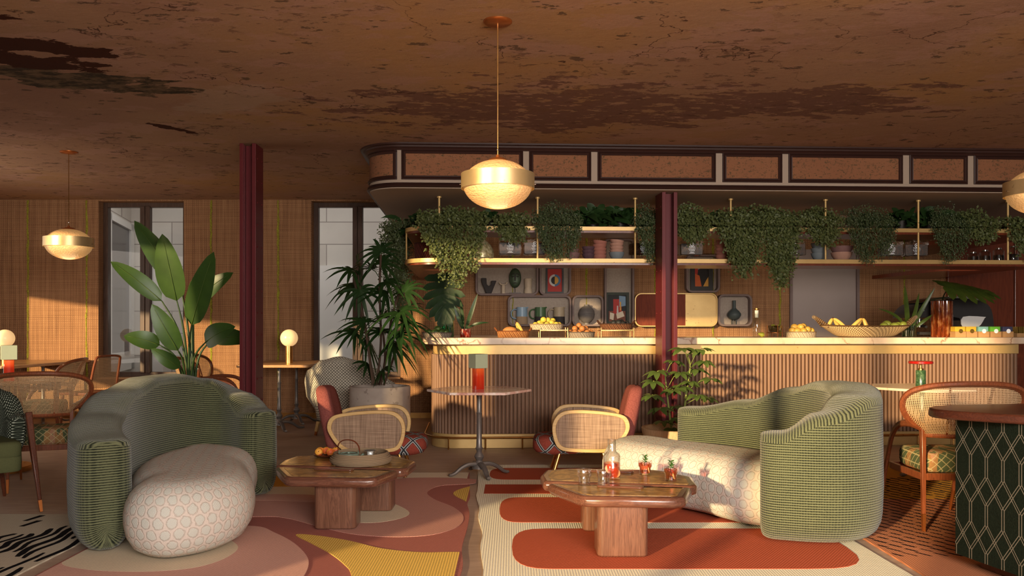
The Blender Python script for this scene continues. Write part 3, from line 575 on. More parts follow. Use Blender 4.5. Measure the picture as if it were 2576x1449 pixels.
# ------------------------------------------------------------------ steel columns
def column(name, x, y, rz, z1, label):
    t = thing(name, label, 'column', (x, y, 0), rz); t['kind'] = 'structure'
    m1 = MB(); w, dp = .146, .24
    m1.box((0, 0, z1 / 2), (w - .02, .014, z1)); o = obj('web', m1, MT['oxblood'], t, smooth=False)
    for s in (-1, 1):
        m1 = MB(); m1.box((s * (w / 2 - .005), 0, z1 / 2), (.01, dp, z1))
        for q in (-1, 1):
            m1.box((s * (w / 2 - .02), q * (dp / 2 - .006), z1 / 2), (.03, .012, z1)); m1.box((s * (w / 2 - .018), q * .03, z1 / 2), (.018, .045, z1))
        fo = obj('flange', m1, MT['oxblood'], t, smooth=False, bevel=.002)
        m1 = MB(); z = .12
        while z < z1:
            for q in (-.07, .07): m1.ell((s * (w / 2 + .001), q, z), (.006, .009, .009), 8, 5)
            z += .2
        obj('rivet_rows', m1, MT['oxblood'], fo)
    return t
column('steel_column', -2.39, 7.66, R(1), CZ, 'tall oxblood riveted steel column rising behind the shaded left sofa to the ceiling')
column('steel_column', 1.462, 7.91, R(5), 2.45, 'oxblood riveted steel column in front of the bar, under the panelled canopy')

# ------------------------------------------------------------------ bar frame helper
BTH = math.atan(.05); BC, BS = math.cos(BTH), math.sin(BTH); BO = Vector((0, 8.2, 0))
def B(u, v, z=0): return (BO.x + u * BC - v * BS, BO.y + u * BS + v * BC, z)
def bloc(z=0): return (BO.x, BO.y, z)
def lshape(u0, u1, v0, depth, vback, r, rin=.05, n=10, ret=None):
    """plan of an L: runs along the front from u1 to a rounded corner at u0, then back to vback"""
    ret = depth if ret is None else ret
    pts = [(u1, v0)]; pts2 = []
    for i in range(n + 1):
        a = R(270 - 90 * i / n); pts2.append((u0 + r + r * math.cos(a), v0 + r + r * math.sin(a)))
    pts = [(u0, vback)] + pts2[::-1] + [(u1, v0), (u1, v0 + depth)]
    ri = max(.02, r - depth) if r > depth else rin
    for i in range(5):
        a = R(270 - 90 * i / 4); pts.append((u0 + ret + ri + ri * math.cos(a), v0 + depth + ri + ri * math.sin(a)))
    pts.append((u0 + ret, vback))
    return pts
VB = 2.62
# bar counter
bar = thing('bar_counter', 'long bar with vertical fluted timber front and gold speckled bands', 'bar counter', bloc(), BTH)
U1 = 5.12
mb = MB(); mb.prism(lshape(-.80, U1, .0, .5, VB, .3), 0.0, .14); obj('plinth', mb, MT['gold'], bar, bevel=.004)
mb = MB(); mb.prism(lshape(-.775, U1, .025, .5, VB, .29), .1401, .92); obj('carcass', mb, MT['flute'], bar)
mb = MB(); mb.prism(lshape(-.785, U1 + .02, .0, .55, VB, .3), .9201, 1.02); obj('apron_band', mb, MT['gold'], bar, bevel=.003)
# flutes: path along return + corner + front
path = []; r = .3; u0 = -.80
for i in range(12): path.append((u0, .3 + 1.0 * (11 - i) / 11, -1, 0))
N = 12
for i in range(N + 1):
    a = R(180 + 90 * i / N); path.append((u0 + r + r * math.cos(a), r + r * math.sin(a), math.cos(a), math.sin(a)))
path.append((U1, 0, 0, -1))
pos = []; acc = 0; per = .0385; nxt = 0
for (a, b) in zip(path, path[1:]):
    d = math.hypot(b[0] - a[0], b[1] - a[1])
    while nxt <= acc + d + 1e-9:
        t = (nxt - acc) / d if d else 0; pos.append(tuple(a[k] + (b[k] - a[k]) * t for k in range(4))); nxt += per
    acc += d
mb = MB()
for (u, v, nx, ny) in pos:
    l = math.hypot(nx, ny); nx, ny = nx / l, ny / l; tx, ty = -ny, nx; rr = .0165
    A, Bq = [], []
    for k in range(7):
        an = PI * k / 6; c, s_ = math.cos(an) * rr, math.sin(an) * rr
        p = (u - nx * .012 + tx * c + nx * s_, v - ny * .012 + ty * c + ny * s_); A.append((p[0], p[1], .141)); Bq.append((p[0], p[1], .919))
    mb.grid([A, Bq])
obj('fluted_front', mb, MT['flute'], bar)
mb = MB(); rail = [(-.865, 1.2, .112), (-.865, .3, .112)]
for i in range(9):
    a = R(180 + 90 * i / 8); rail.append((-.80 + .3 + .365 * math.cos(a), .3 + .365 * math.sin(a), .112))
rail.append((U1, -.065, .112)); mb.tube(rail, .011, 8); fr = obj('foot_rail', mb, MT['brass'], bar)
for u in [-.62 + .36 * i for i in range(16)]: obj('rail_post', MB().tube([(u, -.065, 0), (u, -.065, .112)], .007, 8), MT['brass'], fr)
obj('rail_post', MB().tube([(-.865, .32, 0), (-.865, .32, .112)], .007, 8), MT['brass'], fr)
mb = MB(); mb.prism(lshape(-.885, U1 + .06, -.085, .80, VB, .3), 1.0201, 1.085)
wt = obj('bar_worktop', mb, MT['marble'], bevel=.004, loc=bloc(), rz=BTH); tag(wt, 'long peach marble worktop with rust veins lying on the bar', 'worktop')
# ------------------------------------------------------------------ panelled canopy over the bar
can = thing('bar_canopy', 'cream curved canopy with dark framed cork panels hanging over the bar', 'canopy', bloc(2.45), BTH)
CU0, CV, CR, CU1 = -1.355, -.58, .33, 6.6
def cshape(o, r): return lshape(CU0 - o, CU1, CV - o, VB - CV - .02, VB, CR + o, ret=CU1 - CU0 + o)
def cpath(o, n=14, ub=1.4):
    p = [(CU0 - o, ub)]; r = CR + o
    for i in range(n + 1):
        a = R(180 + 90 * i / n); p.append((CU0 + CR + r * math.cos(a), CV + CR + r * math.sin(a)))
    p.append((CU1, CV - o)); return p
poly = [(CU0, VB - .03)] + cpath(0)[1:] + [(CU1, VB - .03)]
obj('canopy_body', MB().prism(poly, 0, .40), MT['canopywhite'], can, bevel=.006)
def band(name, prof, mat, par=can):       # sweep profile (out, z) along the canopy face
    rows = []
    for (o, z) in prof: rows.append([(p[0], p[1], z) for p in cpath(o, ub=2.4)])
    return obj(name, MB().grid(rows), mat, par, angle=50)
band('cornice', [(.0, .30 + .045), (.02, .345), (.03, .36), (.055, .366), (.06, .38), (.085, .386), (.085, .40)], MT['canopydark'])
band('lower_moulding', [(0, .052), (.014, .05), (.022, .04), (.014, .034), (.022, .03), (.028, .018), (.016, .01), (0, .008)], MT['canopydark'])
# panels: arclength on the front (u) – frames px edges at the face depth
def cu(px):
    k = (px - CXP) / F      # intersect view ray with the canopy face line v=CV
    u = 0
    for _ in range(30):
        p = B(u, CV); u += (k * p[1] - p[0]) / (BC - k * BS)
    return u
for (a, b) in ((1010, 1316), (1331, 1487), (1503, 1800), (1817, 1967), (1983, 2270), (2287, 2433), (2449, 2745)):
    u0, u1 = cu(a), cu(b); z0, z1 = .078, .352
    mbf = MB(); o1 = [(u0, z0), (u1, z0), (u1, z1), (u0, z1)]
    def rr_(d): return [(u0 + d, z0 + d), (u1 - d, z0 + d), (u1 - d, z1 - d), (u0 + d, z1 - d)]
    prof = [(0, 0), (0, .012), (.008, .016), (.012, .010), (.02, .020), (.028, .012), (.034, .014), (.04, 0)]
    mbf.grid([[(p[0], CV - o, p[1]) for p in rr_(d)] for d, o in prof], cu=True, flip=True)
    f = obj('panel_frame', mbf, MT['canopydark'], can, angle=20)
    q = rr_(.038); obj('cork_panel', MB().quad(*[(p[0], CV - .004, p[1]) for p in q]), MT['cork'], f, smooth=False)
# curved corner panel
n = 12; arc = []
for i in range(n + 1):
    a = R(176 + (262 - 176) * i / n); arc.append((math.cos(a), math.sin(a)))
def cp_(c, o, z): return (CU0 + CR + (CR + o) * c[0], CV + CR + (CR + o) * c[1], z)
mbf = MB(); mbf.grid([[cp_(c, .004, .078) for c in arc], [cp_(c, .004, .352) for c in arc]])
f = obj('curved_cork_panel', mbf, MT['cork'], can)
for z in (.078, .352):
    sgn = 1 if z < .2 else -1
    obj('panel_frame', MB().grid([[cp_(c, o, z + sgn * d) for c in arc] for d, o in ((0, 0), (0, .012), (.008, .016), (.012, .01), (.02, .02), (.028, .012), (.04, .004))]), MT['canopydark'], f, angle=20)
c0, c1 = arc[-1], arc[-3]
mbf = MB(); mbf.grid([[cp_((math.cos(R(262 - d * 180 / PI / CR)), math.sin(R(262 - d * 180 / PI / CR))), o, z) for d, o in ((0, 0), (0, .012), (.008, .016), (.012, .01), (.02, .02), (.028, .012), (.04, .004))] for z in (.078, .352)]); obj('panel_frame', mbf, MT['canopydark'], f, angle=20)

# ------------------------------------------------------------------ hanging shelf
sh = thing('hanging_bar_shelf', 'two tier gold edged shelf hung on brass rods above the bar', 'shelf', bloc(), BTH)
SU0, SV, SD = -1.06, -.12, .52; SU1 = 5.25
for nm, z0, z1 in (('lower_board', 1.812, 1.857), ('upper_board', 2.125, 2.168)):
    plan = lshape(SU0, SU1, SV, SD, VB - .03, .34, ret=SD)
    o = obj(nm, MB().prism(plan, z0 + .003, z1, 0), [MT['gold']], sh, bevel=.002)
    plan2 = lshape(SU0 + .02, SU1, SV + .02, SD - .04, VB - .04, .32, ret=SD - .04); obj('underside', MB().prism(plan2, z0 - .016, z0 + .0029), MT['mahogany'], o)
    pl3 = [(SU1 - SD + .1, SV + SD), (SU1 + .3, SV + SD), (SU1 + .3, VB - .04), (SU1 - SD + .1, VB - .04)]
    obj('return_board', MB().prism(pl3, z0, z1), MT['mahogany'], o)
for px in (1105, 1352, 1597, 1837, 2075, 2308, 2533):
    k = (px - CXP) / F; u = 0
    for _ in range(30):
        p = B(u, SV + .03); u += (k * p[1] - p[0]) / (BC - k * BS)
    m1 = MB(); m1.tube([(u, SV + .015, 1.857), (u, SV + .015, 2.4499)], .0105, 10); m1.lathe([(.022, 2.435), (.022, 2.4499)], (u, SV + .015, 0), 14)
    obj('brass_rod', m1, MT['gold'], sh)
obj('brass_rod', MB().tube([(SU0 + .012, SV + .33, 1.857), (SU0 + .012, SV + .33, 2.127)], .008, 8), MT['gold'], sh)
# ------------------------------------------------------------------ rugs (flat pile regions inside one mesh each)
RZ = .0145
def rug(name, label, outline, regions, base, step=.00045):
    mats = [MT[base]]; mb = MB(); mb.prism(outline, .0005, .009, 0); z = .0094
    for poly, key in regions:
        if MT[key] not in mats: mats.append(MT[key])
        z += step; mb.prism(poly, .009, z, mats.index(MT[key]), cap0=False)
    o = obj(name, mb, mats, smooth=False); return tag(o, label, 'rug')
def fp(*pts, n=5): return ccw([p[:2] for p in cat_rom([fl(x, y, .009) for x, y in pts], n)])
def ccw(p):
    a = sum(p[i - 1][0] * p[i][1] - p[i][0] * p[i - 1][1] for i in range(len(p))); return p if a > 0 else p[::-1]
def smooth_edge(p, i0, i1): return p[:i0] + [tuple(q[:2]) for q in cat_rom([(x, y, 0) for x, y in p[i0:i1]], 5, closed=False)] + p[i1:]
def wavy(x, y0, y1, amp, n=24, sd=1): return [(x + amp * math.sin(i * 1.3 * sd) * math.sin(i * .47 + sd), y0 + (y1 - y0) * i / n) for i in range(n + 1)]
R2 = [(-2.27, 3.2), (-.26, 3.2)] + [(-.255, 3.8), (-.245, 4.15), (-.27, 4.5), (-.265, 4.9), (-.27, 5.3), (-.30, 5.6), (-.295, 5.85), (-.315, 6.2), (-.345, 6.78), (-1.3, 6.8), (-2.3, 6.82)]
def clip(poly, x0, x1, y0, y1):
    def cl(p, ax, lim, keep):
        out = []
        for i in range(len(p)):
            a, b = p[i - 1], p[i]; ia, ib = keep(a[ax], lim), keep(b[ax], lim)
            if ia != ib:
                t = (lim - a[ax]) / (b[ax] - a[ax]); out.append((a[0] + (b[0] - a[0]) * t, a[1] + (b[1] - a[1]) * t))
            if ib: out.append(b)
        return out
    for ax, lim, k in ((0, x0, lambda v, l: v >= l), (0, x1, lambda v, l: v <= l), (1, y0, lambda v, l: v >= l), (1, y1, lambda v, l: v <= l)):
        poly = cl(poly, ax, lim, k)
    return poly
def reg(*pts, key, box=(-2.26, -.275, 3.21, 6.78), n=5):
    q = fp(*pts, n=n); top = min(p[1] for p in q) > 5.5; b = list(box); b[1] = -.35 if top and max(p[1] for p in q) > 6.3 else (-.31 if top else b[1]); return (clip(q, *b), key)
regs = [
    reg((300, 1185), (700, 1183), (1195, 1188), (1195, 1203), (1060, 1207), (960, 1203), (880, 1215), (700, 1226), (300, 1230), key='r_cream', n=3),
    reg((300, 1192), (560, 1190), (700, 1194), (780, 1200), (770, 1222), (690, 1228), (500, 1232), (300, 1230), key='r_mustard', n=3),
    reg((300, 1230), (560, 1226), (690, 1225), (790, 1226), (800, 1246), (690, 1244), (560, 1246), (300, 1250), key='r_cream', n=3),
    reg((300, 1249), (640, 1244), (790, 1246), (960, 1208), (1100, 1202), (1200, 1207), (1190, 1217), (1110, 1222), (1075, 1238), (1092, 1256), (1140, 1276), (1166, 1300), (1150, 1326), (1085, 1346), (985, 1351), (880, 1343), (790, 1322), (720, 1304), (640, 1300), (300, 1310), key='r_mid'),
    reg((300, 1249), (560, 1246), (690, 1244), (800, 1247), (800, 1264), (690, 1260), (560, 1262), (300, 1270), key='r_pale', n=3),
    reg((860, 1268), (930, 1258), (990, 1268), (1030, 1290), (1005, 1306), (940, 1316), (880, 1312), (840, 1290), key='r_cream'),
    reg((1140, 1242), (1165, 1229), (1200, 1226), (1200, 1272), (1165, 1258), key='r_yellow'),
    reg((744, 1346), (800, 1349), (880, 1362), (960, 1381), (1060, 1391), (1180, 1392), (1300, 1420), (1180, 1560), (900, 1560), (884, 1449), (866, 1421), (830, 1393), (780, 1366), key='r_yellow'),
    reg((640, 1325), (690, 1341), (740, 1368), (774, 1405), (770, 1440), (740, 1470), (640, 1530), (300, 1560), (0, 1540), (60, 1440), (300, 1370), (500, 1330), key='r_pale'),
    reg((155, 1418), (215, 1384), (330, 1350), (520, 1345), (596, 1372), (575, 1402), (500, 1428), (400, 1439), (300, 1440), (210, 1434), key='r_cream'),
]
rug('wave_rug', 'pink and yellow wave patterned rug under the left coffee table', smooth_edge(R2, 1, 11), regs, 'r_rose')
box3 = (-.2, 1.85, 3.2, 7.1)
def rr(x0, x1, y0, y1, rl=.4, rr_=.4):
    h = (y1 - y0) / 2; out = []
    for cx, r0, sg in ((x1, rr_, 1), (x0, rl, -1)):
        for a in range(-90, 91, 15):
            t = R(a) * sg; c, s = math.cos(R(a)), math.sin(R(a)); out.append((cx + sg * (c ** .7 - 1) * r0, (y0 + y1) / 2 + sg * h * (abs(s) ** .7) * (1 if s > 0 else -1)))
    return out
R3 = [(-.13, 3.2), (1.93, 3.2), (1.912, 4.0), (1.895, 4.6), (1.87, 7.14), (.8, 7.17), (-.30, 7.16), (-.27, 6.6), (-.25, 6.1), (-.25, 5.85), (-.212, 5.45), (-.21, 5.2), (-.17, 4.8), (-.17, 4.5), (-.14, 4.1)]
rug('stripe_rug', 'cream rug with long rounded rust red bars under the right coffee table', smooth_edge(R3, 6, 16),
    [(rr(-.18, 1.75, 6.47, 7.0, .16, .3), 'q_red'), (clip(rr(-.5, 1.75, 5.93, 6.27, .1, .2), -.20, 1.84, 3, 8), 'q_red2'), (rr(-.08, 1.70, 5.06, 5.80, .14, .3), 'q_red'), (clip(rr(.0, 1.80, 4.09, 4.90, .2, .36), -.1, 1.85, 3, 8), 'q_red'), (rr(.1, 1.8, 3.25, 3.86, .3, .3), 'q_red')], 'q_cream')
# striped rug at the left edge
rl = random.Random(3); st = []
for i in range(9):
    x = -2.415 - i * .056 + rl.uniform(-.006, .006); y1 = 5.18 - .05 * i + rl.uniform(-.1, .05); wd = .013 + rl.uniform(0, .009)
    for (a, b) in ((y1, y1 - .45 - rl.uniform(0, .2)), (y1 - .74, 3.3)) if i % 3 == 1 else ((y1, 4.22 + .03 * i), (4.12, 3.3)):
        k = [(x + .016 * math.sin(j * .9 + i) - .02 * j / 12 * (i - 4) * .3, a + (b - a) * j / 12) for j in range(13)]
        st.append((ccw([(p[0] - wd * (.6 if j in (0, 12) else 1), p[1]) for j, p in enumerate(k)] + [(p[0] + wd * (.6 if j in (0, 12) else 1), p[1]) for j, p in list(enumerate(k))[::-1]]), 'r_black'))
for (x, y) in ((-2.98, 5.22), (-2.92, 5.08)): st.append(([(x - .012, y - .12), (x + .02, y - .12), (x + .05, y + .03), (x + .01, y + .03)], 'r_black'))
rug('black_stripe_rug', 'cream rug with black brush stripes at the left edge of the floor', [(-3.1, 3.2), (-2.37, 3.2), (-2.375, 4.5), (-2.40, 5.28), (-4.3, 5.30), (-4.25, 5.2)], st, 's_cream', 0)
ds = []
for j in range(26):
    y = 4.32 + j * .086
    for i in range(36):
        x = 2.02 + i * .078 + (j % 2) * .039 + rl.uniform(-.006, .006)
        if rl.random() < .04 or x > 4.1: continue
        L = rl.uniform(.8, 1.15); wd = .0075 + rl.uniform(-.002, .003); ds.append(([(x - wd, y), (x + wd, y), (x + wd - .042 * L, y + .066 * L), (x - wd - .042 * L, y + .066 * L)], 'r_black'))
ds = [(clip(p, 1.99, 4.3, 4.2, 6.6), k) for p, k in ds]; ds = [(p, k) for p, k in ds if len(p) > 2]
rug('dash_rug', 'tan rug with black dashes under the right cane chair', [(1.965, 3.0), (4.4, 3.0), (4.4, 7.3), (1.99, 7.3)], [([(1.985, 5.75), (4.38, 5.75), (4.38, 7.28), (1.985, 7.28)], 't_gold')] + ds, 't_tan', 0.000004)

# ------------------------------------------------------------------ curved sofas
def lerp_tab(tab, s):
    for (a, x), (b, y) in zip(tab, tab[1:]):
        if s <= b:
            t = (s - a) / (b - a) if b > a else 0; t = t * t * (3 - 2 * t); return x + (y - x) * t
    return tab[-1][1]
def shell(ax, ay, arm, t, htab, n=2.4, cap=.11, topr=.05, z0=.010, taper=0, N=40, mat=None, parent=None, name='backrest', edge=.055, cen=None):
    if cen is None:
        cen = []
        for i in range(7): cen.append((arm * (1 - i / 7), -ay))
        for i in range(N + 1):
            a = -PI / 2 + PI * i / N; c, s = abs(math.cos(a)), math.sin(a)
            cen.append((-ax * c ** (2 / n), ay * (abs(s) ** (2 / n)) * (1 if s > 0 else -1)))
        for i in range(1, 8): cen.append((arm * i / 7, ay))
    else: cen = [p[:2] for p in cat_rom([(x, y, 0) for x, y in cen], 8, closed=False)]
    # resample evenly
    L = [0]
    for a, b in zip(cen, cen[1:]): L.append(L[-1] + math.hypot(b[0] - a[0], b[1] - a[1]))
    M_ = 64; P = []
    for i in range(M_ + 1):
        q = L[-1] * i / M_; k = 0
        while k < len(L) - 2 and L[k + 1] < q: k += 1
        f = (q - L[k]) / max(1e-9, L[k + 1] - L[k]); P.append((cen[k][0] + (cen[k + 1][0] - cen[k][0]) * f, cen[k][1] + (cen[k + 1][1] - cen[k][1]) * f, q))
    st = []                                   # stations: centre, normal(out), tangent len, thickness factor, height
    for i, p in enumerate(P):
        a, b = P[max(0, i - 1)], P[min(M_, i + 1)]; tx, ty = b[0] - a[0], b[1] - a[1]; l = math.hypot(tx, ty); tx, ty = tx / l, ty / l
        st.append([p[0], p[1], ty * -1 * -1, -tx, p[2], 1.0, lerp_tab(htab, 2 * i / M_ - 1)])
        st[-1][2], st[-1][3] = (ty, -tx)     # right-hand normal of the travel direction
    # travel goes from right arm (-y) round the back to left arm (+y); outside is on the right hand side reversed
    for s in st: s[2], s[3] = -s[2], -s[3]
    cx = sum(s[0] for s in st) / len(st)
    if (st[M_ // 2][2]) > 0:
        for s in st: s[2], s[3] = -s[2], -s[3]
    def capst(s0, sg, first):
        out = []; tx, ty = (-s0[3], s0[2]) if first else (s0[3], -s0[2])
        for k in range(1, 10):
            e = PI / 2 * k / 9; out.append([s0[0] + tx * cap * math.sin(e), s0[1] + ty * cap * math.sin(e), s0[2], s0[3], s0[4] + (-1 if first else 1) * cap * math.sin(e), (math.cos(e) ** .6 if k < 9 else 0), s0[6] - .02 * (1 - math.cos(e))])
        return out
    st = capst(st[0], 1, True)[::-1] + st + capst(st[-1], 1, False)
    mb = MB(); h = t / 2
    def pt(s, o, z):
        sh = 1 - taper * max(0, (.5 - z)) ** 1.5 if taper else 1
        z = z + max(0, 1 - s[5]) ** 1.5 * .10 * max(0, 1 - z / .16) * (1 if not taper else 0); return (s[0] + s[2] * o * s[5] - (s[2] * (1 - sh) if taper else 0), s[1] + s[3] * o * s[5] - (s[3] * (1 - sh) if taper else 0), z)
    def strip(fn, uvf, flip=False):
        rows, uvs = [], []
        for s in st:
            pr = fn(s); rows.append([pt(s, o, z) for o, z in pr]); uvs.append([uvf(s, o, z, k) for k, (o, z) in enumerate(pr)])
        mb.grid(rows, uvs=uvs, flip=flip)
    side = lambda sg: (lambda s: [(sg * (h - min(.105, h * .9)), z0), (sg * (h - .06 * min(1, h / .12)), z0 + .014), (sg * (h - .028), z0 + .045), (sg * (h - .008), z0 + .09), (sg * h, z0 + .14), (sg * (h + .006), z0 + .28), (sg * h, s[6] - edge * s[5])])
    uvs_ = lambda s, o, z, k: (s[4], z)
    strip(side(1), uvs_); strip(side(-1), uvs_, True)
    top = lambda s: [(h, s[6] - edge * s[5]), (h - .008, s[6] - edge * .45 * s[5]), (h - topr, s[6] - .004 * s[5]), (h * .3, s[6]), (-h * .3, s[6]), (-h + topr, s[6] - .004 * s[5]), (-h + .008, s[6] - edge * .45 * s[5]), (-h, s[6] - edge * s[5])]
    strip(top, lambda s, o, z, k: (o + (.05 if k in (0,) else 0), s[4]))
    strip(lambda s: [(-(h - min(.105, h * .9)), z0), (h - min(.105, h * .9), z0)], lambda s, o, z, k: (s[4], o))
    return obj(name, mb, mat, parent, angle=50)
BEAN = [(-.38, .22), (-.33, .0), (-.23, -.215), (-.06, -.44), (.10, -.60), (.20, -.79), (.36, -.93), (.56, -.93), (.71, -.74), (.73, -.48), (.61, -.21), (.46, .0), (.34, .17), (.265, .34), (.15, .53), (-.08, .63), (-.25, .645), (-.35, .56), (-.39, .42)]
SPINE = [(-.20, .36), (-.15, .26), (-.08, .12), (.02, -.05), (.12, -.24), (.26, -.44), (.37, -.59), (.44, -.66)]
SOFA = [(.03, -.735), (-.18, -.555), (-.335, -.335), (-.45, -.08), (-.51, .2), (-.51, .48), (-.43, .72), (-.27, .82), (-.12, .805), (.02, .745)]
def bean(parent):
    out = cat_rom(BEAN, 6); L = [0]
    for a, b in zip(out, out[1:]): L.append(L[-1] + math.hypot(b[0] - a[0], b[1] - a[1]))
    sp = cat_rom(SPINE, 4, closed=False)
    near = []
    for p in out:
        # soft nearest point on the spine
        ws = [(1 / (math.hypot(p[0] - q[0], p[1] - q[1]) + .02) ** 6, q) for q in sp]; W = sum(w_ for w_, _ in ws)
        near.append((sum(w_ * q[0] for w_, q in ws) / W, sum(w_ * q[1] for w_, q in ws) / W))
    def ring(d, z, k=None):
        r = []
        for p, q in zip(out, near):
            D = math.hypot(q[0] - p[0], q[1] - p[1]); f = min(.95, d / max(D, .01)) if k is None else k; r.append((p[0] + (q[0] - p[0]) * f, p[1] + (q[1] - p[1]) * f, z))
        return r
    prof = [(.16, .012), (.10, .022), (.045, .055), (.012, .11), (.0, .17), (.0, .22), (.010, .27), (.032, .315), (.062, .347), (.10, .370), (.14, .383), (.175, .388)]
    rows, uvs, acc = [], [], 0
    for i, (d, z) in enumerate(prof):
        if i: acc += math.hypot(d - prof[i - 1][0], z - prof[i - 1][1])
        r = ring(d, z); rows.append(r + [r[0]]); uvs.append([(l, acc) for l in L] + [(L[-1] + .05, acc)])
    mb = MB(); mb.grid(rows, uvs=uvs)
    rows, uvs = [], []
    base = ring(.175, .388)
    for k, z in ((0, .388), (.2, .390), (.4, .392), (.55, .393)):
        r = [(p[0] + (q[0] - p[0]) * k, p[1] + (q[1] - p[1]) * k, z) for p, q in zip(base, near)]; rows.append(r); uvs.append([(p[0], p[1]) for p in r])
    mb.grid(rows, uvs=uvs, cu=True); mb.add(rows[-1], [tuple(range(len(rows[-1])))], 0, uvs[-1])
    return obj('seat', mb, MT['boucle'], parent, angle=180)
def sofa(label, loc, rz):
    t = thing('curved_sofa', label, 'sofa', loc, rz)
    shell(0, 0, 0, .27, [(-1, .60), (-.6, .675), (-.2, .79), (.1, .85), (.35, .855), (.6, .81), (.82, .71), (1, .605)], mat=MT['ribgreen'], parent=t, cen=SOFA)
    bean(t); return t
sofa('green ribbed curved sofa with cream honeycomb seat, shaded, behind the teapot table', (-2.005, 5.14, RZ), R(-15))
sofa('green ribbed curved sofa with cream honeycomb seat, sunlit, beside the table of drinks', (1.435, 5.36, RZ), R(185.6))

# ------------------------------------------------------------------ coffee tables
NEAR = [(-.405, -.045), (-.39, -.11), (-.265, -.385), (-.22, -.42), (.215, -.455), (.28, -.43), (.362, -.19), (.362, -.165)]
FAR = [(-.425, .0), (-.435, .20), (-.40, .38), (-.25, .435), (.26, .39), (.32, .34), (.44, .15), (.415, -.10), (.375, -.14)]
def coffee_table(label, c, legs, far_handle=True):
    t = thing('coffee_table', label, 'coffee table', (c[0], c[1], RZ))
    z0, z1 = .262, .318
    for nm, poly, hc, hl in (('near_slab', NEAR, (-.02, -.185), .25), ('far_slab', FAR, (-.03, .29), .30)):
        poly = ccw(poly); o = obj('top_slab', MB().prism(poly, z0, z1), MT['walnut_x'], t, bevel=.021, seg=4)
        inner = offs(poly, .046); obj('burl_inlay', MB().prism(inner, z1 - .006, z1 + .0012), MT['burl'], o, smooth=False)
        if nm == 'far_slab' and not far_handle: continue
        a = R(-11); q = rrect(-hl / 2, -.026, hl / 2, .026, .022, 4); q = [(hc[0] + x * math.cos(a) - y * math.sin(a), hc[1] + x * math.sin(a) + y * math.cos(a)) for x, y in q]
        obj('handle', MB().prism(q, z1 + .001, z1 + .013), MT['walnut_x'], o, bevel=.005, seg=2)
    for lx, ly, sx, sy in legs:
        obj('leg', MB().prism([(lx + x, ly + y) for x, y in rrect(-sx / 2, -sy / 2, sx / 2, sy / 2, .035, 4)], 0, z0), MT['walnut'], t, bevel=.008)
    return t
coffee_table('walnut slab coffee table with burl top holding the teapot tray', (-1.05, 5.2), [(.015, -.235, .245, .2), (.17, .24, .22, .2)], False)
coffee_table('walnut slab coffee table with burl top holding drink glasses and a carafe', (.6, 4.66), [(-.03, -.28, .262, .2), (-.06, .26, .26, .2)])
TZ = RZ + .318 + .0014

# ------------------------------------------------------------------ low armchairs with framed sides
PAN = [(-.30, .40), (-.275, .47), (-.20, .502), (-.02, .523), (.13, .527), (.225, .512), (.282, .46), (.303, .385), (.288, .29), (.25, .225), (.17, .203), (-.02, .196), (-.13, .203), (-.205, .24), (-.275, .33)]
def armchair(label, loc, rz):
    t = thing('low_armchair', label, 'armchair', loc, rz)
    po = cat_rom(PAN, 4); pi = cat_rom([(x * .90 + .002, .365 + (z - .365) * .84) for x, z in PAN], 4)
    for sg in (-1, 1):
        y = sg * .25; mbf = MB(); ring_frame(po, pi, y - .02, y + .02, mbf); f = obj('side_frame', mbf, MT['palewood'], t, bevel=.004)
        m = MB(); n = len(pi); m.add([(x, y - .008, z) for x, z in pi] + [(x, y + .008, z) for x, z in pi], [tuple(range(n)), tuple(range(2 * n - 1, n - 1, -1))]); obj('linen_panel', m, MT['linen'], f, smooth=False)
    # padded back: rounded slab, leaning, wrapped a little round the sitter
    rows = []; prof = [(-.215, .0), (-.21, .035), (-.19, .052), (-.1, .058), (0, .06), (.1, .058), (.19, .052), (.21, .035), (.215, 0)]
    m = MB(); zs = [.18, .2, .26, .34, .44, .54, .61, .66, .685, .70, .705]
    ws = [.80, .86, .92, .97, 1, 1, .95, .85, .74, .55, .2]; th = [.6, .9, 1, 1, 1.05, 1.05, 1, .95, .85, .6, .1]
    for z, w_, k in zip(zs, ws, th):
        xb = -.255 - (z - .2) * .20; ring = []
        full = prof + [(-p[0], -p[1]) for p in prof[1:-1]]
        for (yy, xx) in full: ring.append((xb + xx * k + .35 * (yy * w_) ** 2 * 1.2 - .02, yy * w_, z))
        rows.append(ring)
    m.grid(rows, cu=True); obj('backrest', m, MT['redcloth'], t, angle=180)
    # seat cushion
    m = MB(); rows = []
    for z, k, fx in ((.165, .80, -.05), (.18, .93, -.02), (.21, 1, .0), (.255, 1.0, .0), (.285, .97, -.015), (.305, .88, -.05), (.312, .6, -.1)):
        ring = [( .12 + (x * (.5 if False else 1)) * k + fx * 0, y * k, z + .02 * (x < 0)) for x, y in rrect(-.32, -.222, .335, .222, .12, 6)]; rows.append(ring)
    m.grid(rows, cu=True); m.add(rows[-1], [tuple(range(len(rows[-1])))]); m.add(rows[0], [tuple(range(len(rows[0]) - 1, -1, -1))]); obj('seat', m, MT['kilim'], t, angle=180)
    for x, y in ((.24, -.17), (.24, .17), (-.10, -.17), (-.10, .17)):
        obj('leg', MB().tube([(x, y, .19), (x + (.06 if x > 0 else -.05), y * 1.3, 0)], [.016, RZ], 10), MT['brass'], t)
    return t
armchair('red backed armchair with linen sides facing right, beside the grey planter', (-1.14, 6.73, RZ + .003), R(2))
armchair('red backed armchair with linen sides facing left, beside the bowl planter', (.625, 6.76, RZ + .003), R(178))

